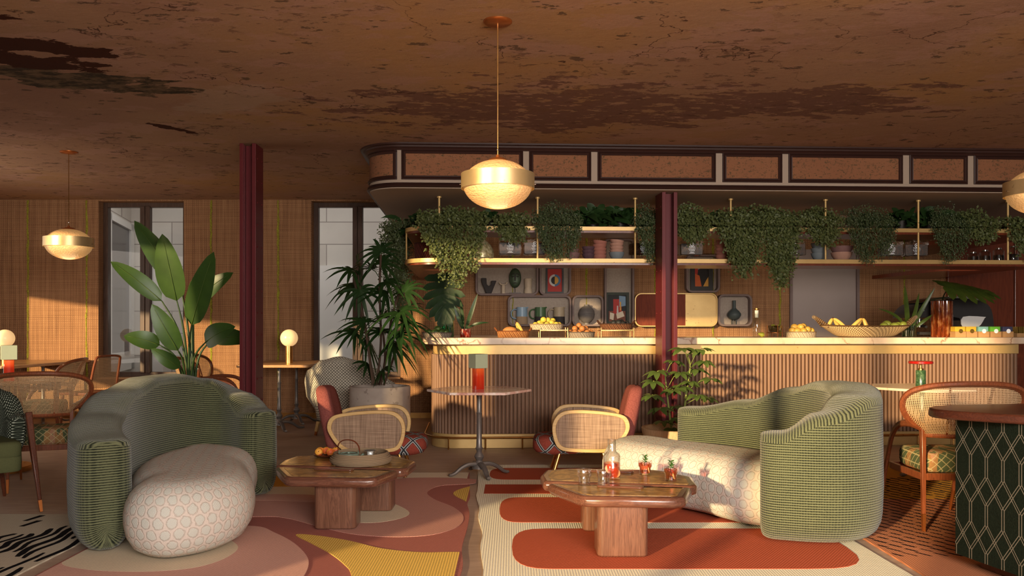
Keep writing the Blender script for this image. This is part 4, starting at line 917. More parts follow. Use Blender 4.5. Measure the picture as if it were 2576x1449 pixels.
# ------------------------------------------------------------------ cane chairs (barrel back)
def cane_chair(label, loc, rz, group=None):
    t = thing('cane_back_chair', label, 'chair', loc, rz, group)
    half = [(.25, -.225, .60), (.33, -.235, .635), (.395, -.25, .70), (.41, -.275, .765), (.37, -.315, .815), (.27, -.36, .845), (.14, -.395, .858)]
    up = [(-x, y, z) for x, y, z in half] + [(0, -.405, .861)] + half[::-1]
    up = cat_rom(up, 4, closed=False); n = len(up)
    fr = obj('back_frame', MB().tube(up, .026, 8, ry=.017), MT['chairwood'], t)
    lo = [( -.25 + .5 * i / (n - 1), -.225 - .075 * math.sin(PI * i / (n - 1)), .555) for i in range(n)]
    obj('back_rail', MB().tube(lo, .014, 8), MT['chairwood'], fr)
    rows, uvs = [], []
    for k in range(7):
        f = k / 6; row, uv = [], []
        for i in range(n):
            a, b = Vector(lo[i]), Vector(up[i]); p = a + (b - a) * f; p.y -= .03 * math.sin(PI * f); row.append(p); uv.append((p.x, p.z))
        rows.append(row); uvs.append(uv)
    obj('cane_panel', MB().grid(rows, uvs=uvs), MT['cane'], fr)
    for x in (-.12, .12): obj('back_slat', MB().beam((x, -.285, .56), (x * 1.2, -.375, .845), .014, .01), MT['chairwood'], fr)
    for s in (-1, 1):
        leg = obj('leg', MB().beam((s * .25, -.225, .605), (s * .25, -.235, .10), .034, .038, w2=.024, h2=.026, up=(0, 1, 0)), MT['chairwood'], t, bevel=.004)
        obj('brass_tip', MB().beam((s * .25, -.235, .10), (s * .25, -.238, 0), .0235, .0255, w2=.017, h2=.018, up=(0, 1, 0)), MT['copper'], leg)
        arm = cat_rom([(s * .25, -.21, .595), (s * .258, -.07, .603), (s * .262, .06, .585), (s * .266, .145, .525), (s * .27, .20, .42), (s * .275, .30, .14)], 4, closed=False)
        leg = obj('leg', MB().tube(arm, [.021] * 13 + [.019] * 4 + [.0165] * (len(arm) - 17), 8, ry=.0155), MT['chairwood'], t)
        obj('brass_tip', MB().tube([(s * .275, .30, .14), (s * .28, .355, 0)], [.0145, .009], 8), MT['copper'], leg)
    m = MB()
    for a, b in (((-.262, -.23, .315), (.262, -.23, .315)), ((-.268, .19, .315), (.268, .19, .315)), ((-.255, -.23, .315), (-.265, .19, .315)), ((.255, -.23, .315), (.265, .19, .315))): m.beam(a, b, .022, .04)
    obj('seat_frame', m, MT['chairwood'], t, bevel=.003)
    m = MB(); rows = []
    for z, k in ((.336, .93), (.345, .985), (.37, 1.01), (.41, 1.01), (.435, .98), (.448, .9), (.453, .6)): rows.append([(x * k, -.02 + y * k, z) for x, y in rrect(-.232, -.195, .232, .195, .07, 5)])
    m.grid(rows, cu=True); m.add(rows[-1], [tuple(range(len(rows[-1])))]); obj('seat_cushion', m, MT['lozenge'], t, angle=180)
    t.scale = (.82, 1, 1)
    return t
cc = cane_chair('oval cane backed chair, sunlit, behind the dark green lattice booth', (2.59, 5.05, RZ), R(-2))
dup(cc, 'dark framed cane backed chair directly left of the shaded sofa', (-3.50, 6.27, .001), R(20))
dup(cc, 'nearer of two oval cane chairs left of the globe lamp table', (-3.10, 8.75, .001), R(-82))
dup(cc, 'farther of two oval cane chairs, half behind the left steel column', (-3.36, 9.8, .001), R(-86))
dup(cc, 'cane chair with a low back behind the sofa, under the left window', (-4.75, 8.4, .001), R(100))
# square backed cane side chair by the window
def side_chair(label, loc, rz):
    t = thing('cane_side_chair', label, 'chair', loc, rz); m = MB()
    pts = [(-.21, -.2, 0), (-.21, -.2, .42), (-.205, -.235, .62), (-.195, -.275, .80), (-.16, -.288, .845), (0, -.292, .855), (.16, -.288, .845), (.195, -.275, .80), (.205, -.235, .62), (.21, -.2, .42), (.21, -.2, 0)]
    obj('back_frame', m.tube(cat_rom(pts, 4, closed=False), .0145, 8), MT['chairwood'], t)
    rows = [[(x * .95, -.215 - (z - .48) * .2, z) for x in (-.2, -.1, 0, .1, .2)] for z in (.48, .6, .72, .835)]; uvs = [[(p[0], p[2]) for p in r] for r in rows]
    obj('cane_panel', MB().grid(rows, uvs=uvs), MT['cane'], t); obj('seat', MB().box((0, 0, .42), (.44, .42, .035)), MT['chairwood'], t, bevel=.01)
    for s in (-1, 1): obj('leg', MB().tube([(s * .19, .18, .41), (s * .2, .2, 0)], [.016, .011], 8), MT['chairwood'], t)
    return t
sc_ = side_chair('upright square backed cane chair at the end of the far left table', (-4.95, 9.75, .001), R(75))
dup(sc_, 'square backed cane chair tucked under the far left table', (-5.72, 8.95, .001), R(5))
# ------------------------------------------------------------------ tweed chairs
t = thing('boucle_tub_chair', 'large cream tweed tub chair with rounded back beside the potted palm', 'armchair', (-1.80, 9.42, .001), R(80))
shell(.40, .46, .10, .15, [(-1, .46), (-.75, .60), (-.5, .74), (-.25, .83), (0, .87), (.25, .83), (.5, .74), (.75, .60), (1, .46)], n=2.0, cap=.07, z0=.13, taper=1.0, mat=MT['tweed'], parent=t)
m = MB(); rows = [[(x * k - .02, y * k, z) for x, y in rrect(-.36, -.37, .30, .37, .2, 5)] for z, k in ((.14, .8), (.17, .92), (.30, .97), (.37, .95), (.39, .8))]; m.grid(rows, cu=True, uvs=[[(p[0], p[1] + p[2]) for p in r] for r in rows]); m.add(rows[-1], [tuple(range(len(rows[-1])))]); obj('seat', m, MT['tweed'], t, angle=180)
for x, y in ((-.3, -.28), (-.3, .28), (.25, -.28), (.25, .28)):
    l = obj('leg', MB().beam((x, y, .15), (x * 1.06, y * 1.06, .04), .035, .03), MT['palewood'], t); obj('brass_tip', MB().beam((x * 1.06, y * 1.06, .04), (x * 1.08, y * 1.08, 0), .026, .022), MT['copper'], l)
def tweed_chair(label, loc, rz):
    t = thing('dark_tweed_chair', label, 'armchair', loc, rz)
    shell(.26, .27, .06, .11, [(-1, .60), (-.6, .74), (-.2, .82), (.2, .82), (.6, .74), (1, .60)], n=2.2, cap=.05, z0=.28, taper=.5, mat=MT['darktweed'], parent=t)
    m = MB(); rows = [[(.06 + x * k, y * k, z) for x, y in rrect(-.27, -.25, .27, .25, .06, 4)] for z, k in ((.26, .97), (.27, 1), (.35, 1), (.355, .985), (.36, 1), (.43, 1), (.445, .96), (.45, .85))]; m.grid(rows, cu=True); m.add(rows[-1], [tuple(range(len(rows[-1])))]); m.add(rows[0], [tuple(range(len(rows[0]) - 1, -1, -1))]); obj('seat_cushion', m, MT['olive'], t, angle=60)
    for s in (-1, 1):
        obj('leg', MB().beam((.21, s * .30, .62), (.38, s * .33, .07), .05, .042, up=(0, 1, 0), w2=.024, h2=.022), MT['darkwood'], t, bevel=.006)
        obj('leg', MB().beam((-.22, s * .22, .30), (-.33, s * .27, 0), .035, .03, w2=.02, h2=.02), MT['darkwood'], t, bevel=.004)
        obj('brass_tip', MB().beam((.38, s * .33, .07), (.402, s * .334, 0), .0235, .0215, w2=.017, h2=.016, up=(0, 1, 0)), MT['copper'], t)
    return t
tc = tweed_chair('dark tweed armchair with olive cushion, cut by the left edge', (-3.52, 5.40, RZ), R(-48))
dup(tc, 'dark tweed armchair at the far right edge behind the booth table', (3.52, 5.5, RZ), R(150))
# ------------------------------------------------------------------ right booth and its oval top
t = thing('upholstered_booth_table', 'dark green lattice cloth booth block under a walnut oval top at right edge', 'booth table', (0, 0, 0))
q = [(2.215, 4.17), (2.47, 3.02), (3.5, 3.2), (3.2, 4.4)]; m = MB()
acc = 0
for a, b in zip(q, q[1:] + q[:1]):
    L = math.hypot(b[0] - a[0], b[1] - a[1]); m.add([(a[0], a[1], .065), (b[0], b[1], .065), (b[0], b[1], .755), (a[0], a[1], .755)], [(0, 1, 2, 3)], 0, [(acc, 0), (acc + L, 0), (acc + L, .69), (acc, .69)]); acc += L
m.add([(x, y, .755) for x, y in q], [(0, 1, 2, 3)], 0, [(x, y) for x, y in q]); m.add([(x, y, .065) for x, y in q], [(3, 2, 1, 0)]); obj('upholstered_block', m, MT['lattice'], t, smooth=False)
c_ = (2.85, 3.7); obj('recessed_plinth', MB().prism([(c_[0] + (x - c_[0]) * .86, c_[1] + (y - c_[1]) * .86) for x, y in ccw(q)], RZ, .065), MT['darkwood'], t, smooth=False)
top = cat_rom([(2.03, 4.02), (2.10, 4.17), (2.35, 4.27), (3.0, 4.32), (3.7, 4.2), (3.9, 3.85), (3.5, 3.55), (2.9, 3.5), (2.45, 3.64), (2.13, 3.87)], 6)
obj('table_top', MB().prism(ccw([p[:2] for p in top]), .757, .80), MT['darkwood'], t, bevel=.012, seg=3)

# ------------------------------------------------------------------ iron pedestal tables
PED = [(.03, .66), (.022, .63), (.018, .60), (.018, .50), (.024, .49), (.019, .48), (.021, .30), (.024, .22), (.032, .21), (.024, .20), (.02, .18), (.03, .165), (.04, .145), (.03, .125), (.024, .115), (.03, .105), (.045, .075), (.055, .06), (.058, .05)]
def pedestal(par, x, y, ztop, rot=0, reach=.25, mat='iron'):
    s = (ztop - .05) / .61; m = MB(); m.lathe([(r, .05 + (z - .05) * s) for r, z in PED[::-1]], (x, y, .0), 20); p = obj('pedestal', m, MT[mat], par)
    for k in range(4):
        a = rot + k * PI / 2; c, sn = math.cos(a), math.sin(a)
        pts = cat_rom([(.03, .085), (.09, .085), (.15, .06), (.20, .022), (.235, .010), (reach, .014)], 4, closed=False)
        f = obj('foot', MB().tube([(x + c * r * reach / .25, y + sn * r * reach / .25, z) for r, z in pts], [.02 - .010 * i / len(pts) for i in range(len(pts))], 8, ry=[.026 - .010 * i / len(pts) for i in range(len(pts))], up=(0, 0, 1)), MT[mat], p)
    return p
def hex_table(label, x, y, ztop, mat, rad=.418, rot=0, z0=.0):
    t = thing('hexagonal_cafe_table', label, 'table', (x, y, z0), rot); pedestal(t, 0, 0, ztop - .02, R(20))
    obj('marble_top', MB().prism([(rad * math.cos(R(60 * k)), rad * math.sin(R(60 * k))) for k in range(6)], ztop - .02, ztop), MT[mat], t, bevel=.003); return t
hex_table('pink marble hexagonal table on iron pedestal between the two armchairs', -.262, 6.66, .682, 'pinkmarble', z0=RZ)
hex_table('pale marble hexagonal table holding the red disc lamp behind the cane chair', 3.29, 6.7, .70, 'marble', rot=R(8), z0=RZ)
t = thing('long_dining_table', 'oak topped table on two iron pedestals holding the centre globe lamp', 'table', (-2.70, 10.0, 0)); pedestal(t, 0, -.32, .73, R(30), .27, 'iron'); pedestal(t, .02, .38, .73, R(30), .27, 'iron')
obj('table_top', MB().prism(rrect(-.41, -.62, .41, .68, .05), .73, .762), MT['oaktop'], t, bevel=.005)
t = thing('long_dining_table', 'oak topped table on iron pedestals against the far left wall', 'table', (-5.92, 10.0, 0)); pedestal(t, .05, -.35, .73, R(30), .27, 'iron'); pedestal(t, .05, .45, .73, R(30), .27, 'iron')
obj('table_top', MB().prism(rrect(-.46, -.88, .46, .85, .05), .73, .762), MT['oaktop'], t, bevel=.005)
t = thing('round_brass_table', 'round wooden table with slatted apron on brass tube base at left', 'table', (-4.28, 6.92, 0))
obj('table_top', MB().lathe([(.0, .735), (.53, .735), (.545, .742), (.545, .758), (.535, .765), (0, .765)], n=48), MT['oaktop'], t)
m = MB()
for k in range(60): a = 2 * PI * k / 60; m.box((.47 * math.cos(a), .47 * math.sin(a), .70), (.012, .02, .07), a)
obj('slatted_apron', m, MT['darkwood'], t, smooth=False)
obj('base_disc', MB().lathe([(0, 0), (.27, 0), (.27, .03), (.262, .032), (.262, .04), (0, .04)], n=40), MT['brass'], t)
for k in range(6): a = 2 * PI * k / 6 + .3; obj('brass_tube', MB().tube([(.16 * math.cos(a), .16 * math.sin(a), .04), (.16 * math.cos(a), .16 * math.sin(a), .736)], .016, 10), MT['brass'], t)
# ------------------------------------------------------------------ lamps
def box_lamp(label, x, y, z, rz):
    t = thing('box_shade_lamp', label, 'table lamp', (x, y, z), rz)
    obj('resin_stem', MB().prism(rrect(-.036, -.036, .036, .036, .004, 2), 0, .168), MT['redresin'], t, bevel=.002)
    obj('box_shade', MB().box((0, 0, .168 + .057), (.112, .112, .113)), MT['sagebox'], t, bevel=.002); return t
bl = box_lamp('red stemmed lamp with sage box shade on the pink hexagonal table', -.27, 6.66, .6955, R(33))
dup(bl, 'red stemmed lamp with sage box shade on the round table at left', (-3.99, 6.62, .7655), R(33))
def globe_lamp(label, x, y, z, mat='globe', s=1):
    t = thing('globe_table_lamp', label, 'table lamp', (x, y, z)); obj('brass_stem', MB().lathe([(0, 0), (.041 * s, 0), (.041 * s, .205 * s), (.036 * s, .21 * s), (0, .21 * s)], n=24), MT['brass'], t)
    obj('glass_globe', MB().ell((0, 0, .295 * s), (.102 * s,) * 3, 28, 16), MT[mat], t)
    return t
gl = globe_lamp('glowing globe lamp on brass cylinder on the oak table, centre left', -2.63, 9.85, .7625)
dup(gl, 'glowing globe lamp on brass cylinder on the far left table', (-5.80, 9.55, .7625))
t = thing('disc_table_lamp', 'green marble lamp with flat red disc shade on the right hexagonal table', 'table lamp', (3.29, 6.72, .7150))
obj('marble_base', MB().lathe([(0, 0), (.038, 0), (.038, .125), (.034, .13), (0, .13)], n=24), MT['greenmarble'], t); obj('brass_neck', MB().lathe([(.022, .13), (.022, .142), (.011, .146), (.011, .19), (0, .19)], n=16), MT['brass'], t)
obj('disc_shade', MB().lathe([(0, .185), (.085, .180), (.092, .184), (.092, .198), (.086, .203), (.0, .20)], n=32), MT['redlacq'], t)
def pendant(label, x, y, s=1, zc=1.967):
    t = thing('pendant_lamp', label, 'pendant lamp', (x, y, zc)); H = CZ - zc
    obj('glass_shade', MB().lathe([(.188 * s * math.sin(R(a)), .131 * s * math.cos(R(a)) * (1 if a < 90 else 1.02)) for a in range(4, 180, 8)] + [(0, -.1335 * s)], n=48), MT['lampglass'], t)
    m = MB(); m.lathe([(.196 * s, -.026 * s), (.199 * s, -.026 * s), (.199 * s, .055 * s), (.196 * s, .055 * s)], n=56, close=True); rb = obj('brass_band', m, MT['leafbrass'], t)
    for sg in (-1, 1): obj('band_screw', MB().tube([(sg * .196 * s, 0, .0), (sg * .207 * s, 0, 0)], .004, 8), MT['steel'], rb)
    obj('top_cap', MB().lathe([(.062 * s, .120 * s), (.05 * s, .133 * s), (.03 * s, .142 * s), (.012, .147 * s), (.008, .16 * s)], n=24), MT['copper'], t)
    cd = obj('cord', MB().tube([(0, 0, .15 * s), (0, 0, H - .01)], .0032, 6), MT['brass'], t); obj('cord_grip', MB().ell((0, 0, .187 * s), (.0055, .0055, .007), 8, 6), MT['steel'], cd)
    obj('ceiling_rose', MB().lathe([(0, H - .012), (.07, H - .012), (.078, H - .006), (.078, H)], n=32), MT['copper'], t)
    light('pendant_glow', 'POINT', (x, y, zc - .19 * s), 2.2, (1, .72, .42), shadow_soft_size=.12)
    return t
pendant('large pendant lamp with brass band hanging in the centre of the room', -.077, 4.52)
pendant('smaller looking brass banded pendant lamp hanging at left before the wall', -4.20, 7.91, 1.1, 1.976)
pendant('brass banded pendant lamp cut by the right edge of the picture', 3.02, 4.75)
# ------------------------------------------------------------------ big floor plants
def V(px, py, d): return Vector(at(px, py, d))
def local(pts, o): return [Vector(p) - Vector(o) for p in pts]
O = (-3.07, 8.0, 0); D0 = 8.0
t = thing('bird_of_paradise_plant', 'tall bird of paradise plant with broad paddle leaves behind the shaded sofa', 'plant', O)
obj('pot', MB().lathe([(0, 0), (.17, 0), (.2, .05), (.23, .42), (.235, .44), (.21, .44), (.205, .40), (0, .40)], n=32), MT['terrazzo'], t)
obj('soil', MB().lathe([(0, .405), (.2, .402)], n=20), MT['soil'], t)
root = Vector((0, 0, .40))
prof = lambda q: (math.sin(PI * min(1, q) ** .72) ** .62) if q < 1 else 0
for (b, tp, wd, dd, cu_, sag) in (((452, 712), (338, 551), 58, .1, .10, .02), ((445, 757), (408, 588), 72, -.15, .02, 0), ((407, 757), (278, 641), 44, -.05, .12, .10), ((448, 882), (382, 762), 50, -.3, .10, .02), ((402, 868), (311, 836), 44, -.25, .22, .10),
        ((452, 926), (380, 868), 34, -.4, .2, .1), ((482, 818), (538, 633), 62, -.2, .06, 0), ((484, 770), (587, 670), 48, .1, .16, .10), ((516, 862), (592, 816), 56, -.2, .25, .05), ((538, 852), (640, 842), 46, .05, .22, .14), ((487, 760), (500, 690), 40, .2, .1, 0)):
    m = MB(); B_, T_ = V(*b, D0 + dd) - Vector(O), V(*tp, D0 + dd - .12) - Vector(O); w_ = wd * D0 / F
    mid = root.lerp(B_, .55) + Vector(((root.x - B_.x) * .22, -.02, .12)); st = root + Vector((rnd.uniform(-.05, .05), rnd.uniform(-.06, .04), -.02))
    m.blade(B_, T_, w_, (rnd.uniform(-.2, .2), -1, .35), sag, 12, .16, prof, 0, cu_ * .35)
    m.tube(cat_rom([st, mid, B_], 6, closed=False), [.016 - .010 * i / 12 for i in range(13)], 6, 1)
    L = (T_ - B_).length; dr = (T_ - B_)
    m.tube([B_ + dr * (i / 8) + Vector((0, -.006, 0)) - Vector((0, 0, 1)) * sag * L * (i / 8) ** 2 + Vector((0, -1, .35)).normalized() * cu_ * .35 * L * math.sin(PI * i / 8) for i in range(8)], [.0042 - .0004 * i for i in range(8)], 5, 2)
    obj('leaf', m, [MT['leaf_bird'], MT['darkstem'], MT['leaf_blade']], t, angle=180)
# palm in terrazzo pot
O = (-1.30, 8.22, 0); D0 = 8.22
t = thing('lady_palm', 'slender cane palm with drooping fan leaves in a round grey planter', 'plant', O)
obj('planter', MB().lathe([(0, 0), (.28, 0), (.295, .02), (.298, .60), (.29, .61), (.262, .61), (.258, .56), (0, .56)], n=48), MT['terrazzo'], t); obj('soil', MB().lathe([(0, .568), (.255, .562)], n=20), MT['soil'], t)
stems = [((938, 968), (915, 800), (893, 712), (904, 668)), ((948, 968), (958, 860), (955, 735), (958, 640)), ((958, 968), (975, 880), (985, 800), (1005, 735)), ((966, 968), (990, 900), (1012, 820), (1016, 775)), ((942, 968), (930, 900), (925, 860), (918, 815)), ((953, 968), (968, 910), (965, 850), (962, 838))]
for s in stems: obj('cane_stem', MB().tube([p - Vector(O) for p in [Vector(q) for q in cat_rom([V(x, y, D0 + .06 * (i - 1.5) * rnd.uniform(-1, 1)) for i, (x, y) in enumerate(s)], 5, closed=False)]], .0115, 7), MT['barkstem'], t)
def fan(c, ax, L, n=10, spread=105, par=None, stem=None, droop=.6, mat='leaf_dark', w=.037):
    m = MB(); a = Vector((ax[0], rnd.uniform(-.5, .3), ax[1])).normalized(); nrm = Vector((rnd.uniform(-.3, .3), -.45, .85)).normalized()
    b = a.cross(nrm).normalized(); nn = b.cross(a)
    for i in range(n):
        g_ = R(-spread + 2 * spread * i / (n - 1) + rnd.uniform(-4, 4)); dr = (a * math.cos(g_) + b * math.sin(g_)).normalized(); l = L * (1 - .22 * abs(g_ / R(spread))) * rnd.uniform(.88, 1.08)
        m.blade(c, c + dr * l + Vector((0, 0, .10 * l)), w, (nn + Vector((0, -.3, .2))), droop * rnd.uniform(.7, 1.25), 6, .18, lambda q: (min(1, q * 5) ** .7) * (1 - q ** 3.5))
    if stem is not None: m.tube([stem, (stem + c) / 2 + Vector((0, 0, .02)), c], .0045, 5, 1)
    return obj('frond', m, [MT[mat], MT['darkstem']], par, angle=180)
for (x, y, dx, dz, k, sx, sy) in ((958, 634, -.55, .9, .30, 958, 655), (902, 668, .1, 1, .30, 904, 672), (884, 680, -1, .25, .27, 900, 690), (890, 718, -.7, -.1, .33, 893, 722), (935, 677, -.2, .3, .33, 955, 700), (960, 664, .35, .5, .30, 957, 680), (968, 708, .8, 0, .34, 956, 725), (905, 730, .2, -.4, .33, 897, 730), (1019, 735, .35, .5, .33, 1008, 745), (970, 738, -.5, .2, .32, 985, 760),
        (1009, 782, .55, .2, .38, 1012, 800), (1002, 790, -.4, 0, .35, 1010, 800), (917, 812, -.7, .35, .32, 918, 815), (1014, 812, .9, -.1, .38, 1012, 822), (893, 836, -.8, .15, .34, 922, 850), (963, 835, -.1, .1, .34, 962, 840), (995, 842, .7, 0, .38, 990, 860), (922, 854, .1, -.2, .36, 926, 870), (985, 866, .5, -.3, .34, 985, 880), (925, 918, -.3, .2, .22, 935, 930), (963, 930, .5, .3, .20, 958, 940), (962, 800, 0, .2, .34, 985, 810)):
    dd = rnd.uniform(-.22, .16) if x < 990 else rnd.uniform(-.42, -.2); fan(V(x, y, D0 + dd) - Vector(O), (dx, dz), k * 1.0, rnd.choice((9, 10)), 112, t, V(sx, sy, D0) - Vector(O))
# umbrella plant in bowl
O = (1.47, 7.40, 0); D0 = 7.40
t = thing('umbrella_plant', 'leafy umbrella plant in a pale wooden bowl pot before the right column', 'plant', O)
obj('bowl_pot', MB().lathe([(0, 0), (.16, 0), (.2, .01), (.275, .13), (.318, .27), (.322, .297), (.315, .302), (.285, .30), (.275, .275), (.20, .215), (0, .20)], n=44), MT['pot_wood'], t); obj('soil', MB().lathe([(0, .225), (.225, .235)], n=20), MT['soil'], t)
S1 = [(1690, 1085), (1684, 1040), (1678, 990), (1673, 945), (1668, 928)]; S2 = [(1716, 1085), (1724, 1010), (1733, 950), (1736, 915), (1728, 890)]
for S_ in (S1, S2): obj('stem', MB().tube([Vector(p) - Vector(O) for p in cat_rom([V(x, y, D0) for x, y in S_], 5, closed=False)], [.011 - .0004 * i for i in range(21)], 7), MT['greenstem'], t)
m = MB()
for (x, y, sx, sy, k) in ((1718, 877, 1733, 915, .14), (1763, 878, 1736, 920, .13), (1653, 934, 1673, 945, .135), (1696, 908, 1676, 938, .12), (1643, 958, 1675, 985, .13), (1709, 936, 1680, 975, .13), (1640, 993, 1677, 1020, .13), (1692, 980, 1680, 1000, .135), (1753, 928, 1733, 950, .13), (1770, 908, 1737, 926, .12), (1788, 952, 1733, 980, .13), (1698, 1022, 1684, 1040, .13), (1660, 1026, 1682, 1044, .13), (1688, 1077, 1690, 1085, .10), (1754, 994, 1726, 1010, .13), (1714, 972, 1728, 985, .135), (1670, 1060, 1688, 1070, .11), (1730, 1040, 1722, 1050, .12), (1735, 960, 1733, 965, .12), (1780, 1000, 1728, 1015, .11), (1705, 1052, 1690, 1065, .11)):
    c = V(x, y, D0 + rnd.uniform(-.16, .12)) - Vector(O); s = V(sx, sy, D0) - Vector(O); m.tube([s, (s + c) / 2 + Vector((0, 0, .025)), c], .0035, 5, 1); ph = rnd.uniform(0, 6)
    for i in range(8):
        a = 2 * PI * i / 8 + ph; dr = Vector((math.cos(a), math.sin(a), rnd.uniform(-.25, .15))).normalized(); m.blade(c + dr * .012, c + dr * k * rnd.uniform(.85, 1.1), k * .42, (0, -.25, 1), .35, 5, .12)
obj('foliage', m, [MT['leaf_sch'], MT['greenstem']], t, angle=180)

# ------------------------------------------------------------------ plants on the hanging shelf
def ubar(px, v):
    k = (px - CXP) / F; u = 0
    for _ in range(40):
        p = B(u, v); u += (k * p[1] - p[0]) / (BC - k * BS)
    return u
def zbar(py, u, v): return EYE + (HYP - py) * B(u, v)[1] / F
def pot_on(t, u, v, z, r=.075, h=.10, mat='darkiron', sy=1): obj('pot', MB().lathe([(0, 0), (r * .8, 0), (r, h), (r * .9, h), (r * .86, h * .85), (0, h * .85)], (0, 0, 0), 20, sy=sy), MT[mat], t)
def leafquad(m, p, dr, w, nrm, mat=0):
    s = dr.cross(nrm)
    if s.length < 1e-5: s = dr.orthogonal()
    s = s.normalized() * (w / 2); q = p + dr * .45
    m.add([p, q - s, p + dr, q + s], [(0, 1, 2, 3)], mat)
def trailing(label, x0, x1, y0, y1, tips, n, mat='leaf_hang', ls=.034, v0=.12, fine=False, group=None, bush=.5, front=-.17):
    uc = ubar((x0 + x1) / 2, 0); zt = 2.169; o = Vector(B(uc, v0, zt)); t = thing('trailing_shelf_plant', label, 'hanging plant', o, BTH, group)
    pot_on(t, 0, 0, 0); m = MB(); rr = random.Random(int(x0)); ua, ub = ubar(x0, front) - uc, ubar(x1, front) - uc; ztop = zbar(y0, uc, 0) - zt
    def emit(p, gdir, size):
        dr = Vector((rr.gauss(0, .6), rr.gauss(-.25, .5), rr.gauss(-.25 if not fine else -.6, .45))) + gdir * .7
        if dr.length < .01: return
        if -.42 < p.z < .03 and p.y > -.155 - v0: p.y = -.155 - v0 - rr.uniform(0, .03)
        p.z = max(p.z, .012) if p.y > -.14 - v0 and p.z > -.1 else p.z
        dr = dr.normalized(); ed = -.125 - v0
        if p.z > .0: dr.z = max(dr.z, -(p.z - .004) / (size * 1.3))
        elif p.y + dr.y * size * 1.25 > ed - .012: p.y = min(p.y, ed - .03); dr.y = min(dr.y, 0)
        leafquad(m, p, dr * size * rr.uniform(.7, 1.25), size * (.62 if not fine else .5), Vector((rr.uniform(-.6, .6), -1, rr.uniform(-.2, 1))))
    for k in range(int(n * bush)):                       # the bush on the shelf
        a, b = rr.gauss(0, .36), rr.random(); p = Vector(((ua + ub) / 2 + (ub - ua) / 2 * max(-1, min(1, a * 1.6)), rr.uniform(front - v0 + .02, .12), .03 + (ztop - .05) * b * (1 - .5 * abs(a)))); emit(p, Vector((0, 0, .3)), ls)
    ns = max(8, n // 26)
    for k in range(ns):                                  # strands over the front edge
        f = (k + rr.random()) / ns; px = x0 + (x1 - x0) * f; L = 0
        for (cx, hw, yb) in tips:
            q = 1 - abs(px - cx) / hw
            if q > 0: L = max(L, (yb - 575) * min(1, q * 1.5) ** .6)
        if L <= 0: L = 12
        L = L * rr.uniform(.62, 1.0); zb = zbar(575 + L, uc, front) - zt; u = ubar(px, front) - uc
        # converge towards the nearest tip while hanging
        cx = min(tips, key=lambda q: abs(px - q[0]))[0]; ue = ubar(px + (cx - px) * .35, front) - uc
        st = Vector((u * .7 + rr.uniform(-.04, .04), rr.uniform(-.1, .06), rr.uniform(.05, max(.06, ztop * .8)))); kn = Vector((u, front - v0 + rr.uniform(-.05, .025), .02)); en = Vector((ue, front - v0 + rr.uniform(-.05, .02), zb))
        cnt = int(26 * (1 + 1.7 * max(0, -zb) / .3)); path = cat_rom([st, kn + Vector((0, 0, .05)), kn.lerp(en, .4), en], 4, closed=False); path = [Vector(p) for p in path]
        m.tube(path, .0016, 3, 1)
        for j in range(cnt):
            q = (j + rr.random()) / cnt * (len(path) - 1.001); i = int(q); p = path[i].lerp(path[i + 1], q - i); sp = .022 if fine else .032
            emit(p + Vector((rr.gauss(0, sp), rr.gauss(-.005, sp * .6), rr.gauss(0, sp * .6))), Vector((0, 0, -.5)), ls)
    obj('foliage', m, [MT[mat], MT['darkstem']], t, smooth=False); return t
def broad(label, x0, x1, y0, y1, n, L, mat='leaf_broad', v0=.06, zt=2.169, wr=.34, group=None):
    uc = ubar((x0 + x1) / 2, v0); o = Vector(B(uc, v0, zt)); t = thing('broad_leaf_shelf_plant', label, 'potted plant', o, BTH, group); pot_on(t, 0, 0, 0, .08, .09); m = MB(); rr = random.Random(int(x0) + 5)
    hw = (ubar(x1, 0) - ubar(x0, 0)) / 2
    for k in range(n):
        a = rr.uniform(0, 2 * PI); e = rr.uniform(-.15, 1.3); l = L * rr.uniform(.7, 1.1); st = Vector((rr.uniform(-.7, .7) * hw, rr.uniform(-.06, .06), rr.uniform(.05, .14)))
        dr = Vector((math.cos(a) * math.cos(e), math.sin(a) * math.cos(e) - .25, math.sin(e))).normalized(); ez = st.z + dr.z * l
        if ez < .03: dr.z += (.03 - ez) / l
        m.blade(st, st + dr * l, l * wr, (rr.uniform(-.3, .3), -1, .6), max(0, min(.45, (st.z + dr.z * l - .02) / l)), 5, .10)
    obj('foliage', m, [MT[mat]], t, angle=180); return t
trailing('long pale-tipped trailing plant hanging at the rounded left end of the shelf', 1050, 1222, 515, 715, [(1150, 62, 722), (1100, 50, 640), (1200, 30, 610)], 1500)
trailing('small bushy plant spilling over the shelf below the centre pendant lamp', 1246, 1328, 530, 606, [(1290, 46, 608)], 650, bush=.7)
trailing('feathery trailing plant hanging over the jars beside the second brass rod', 1342, 1462, 500, 655, [(1400, 62, 662), (1440, 30, 630)], 1700, 'leaf_fine', .022, fine=True)
trailing('feathery trailing plant hanging just left of the right steel column', 1596, 1662, 502, 655, [(1638, 40, 662)], 800, 'leaf_fine', .022, fine=True)
trailing('bushy plant on the shelf just right of the right steel column', 1694, 1782, 505, 610, [(1745, 50, 612)], 850, bush=.8)
trailing('huge double trailing plant with two long pale tips over the bar shelf', 1800, 2014, 512, 722, [(1868, 64, 700), (1962, 58, 728)], 2600)
trailing('bushy plant above the stacked grey cups on the shelf', 2026, 2112, 515, 615, [(2072, 48, 618)], 850, bush=.8)
trailing('feathery trailing plant hanging over the big wooden looking bowls', 2128, 2250, 508, 665, [(2180, 60, 668), (2225, 34, 640)], 1500, 'leaf_fine', .022, fine=True)
trailing('feathery trailing plant hanging right of the last pair of coffee jars', 2345, 2436, 505, 665, [(2385, 48, 668), (2415, 30, 640)], 1100, 'leaf_fine', .022, fine=True)
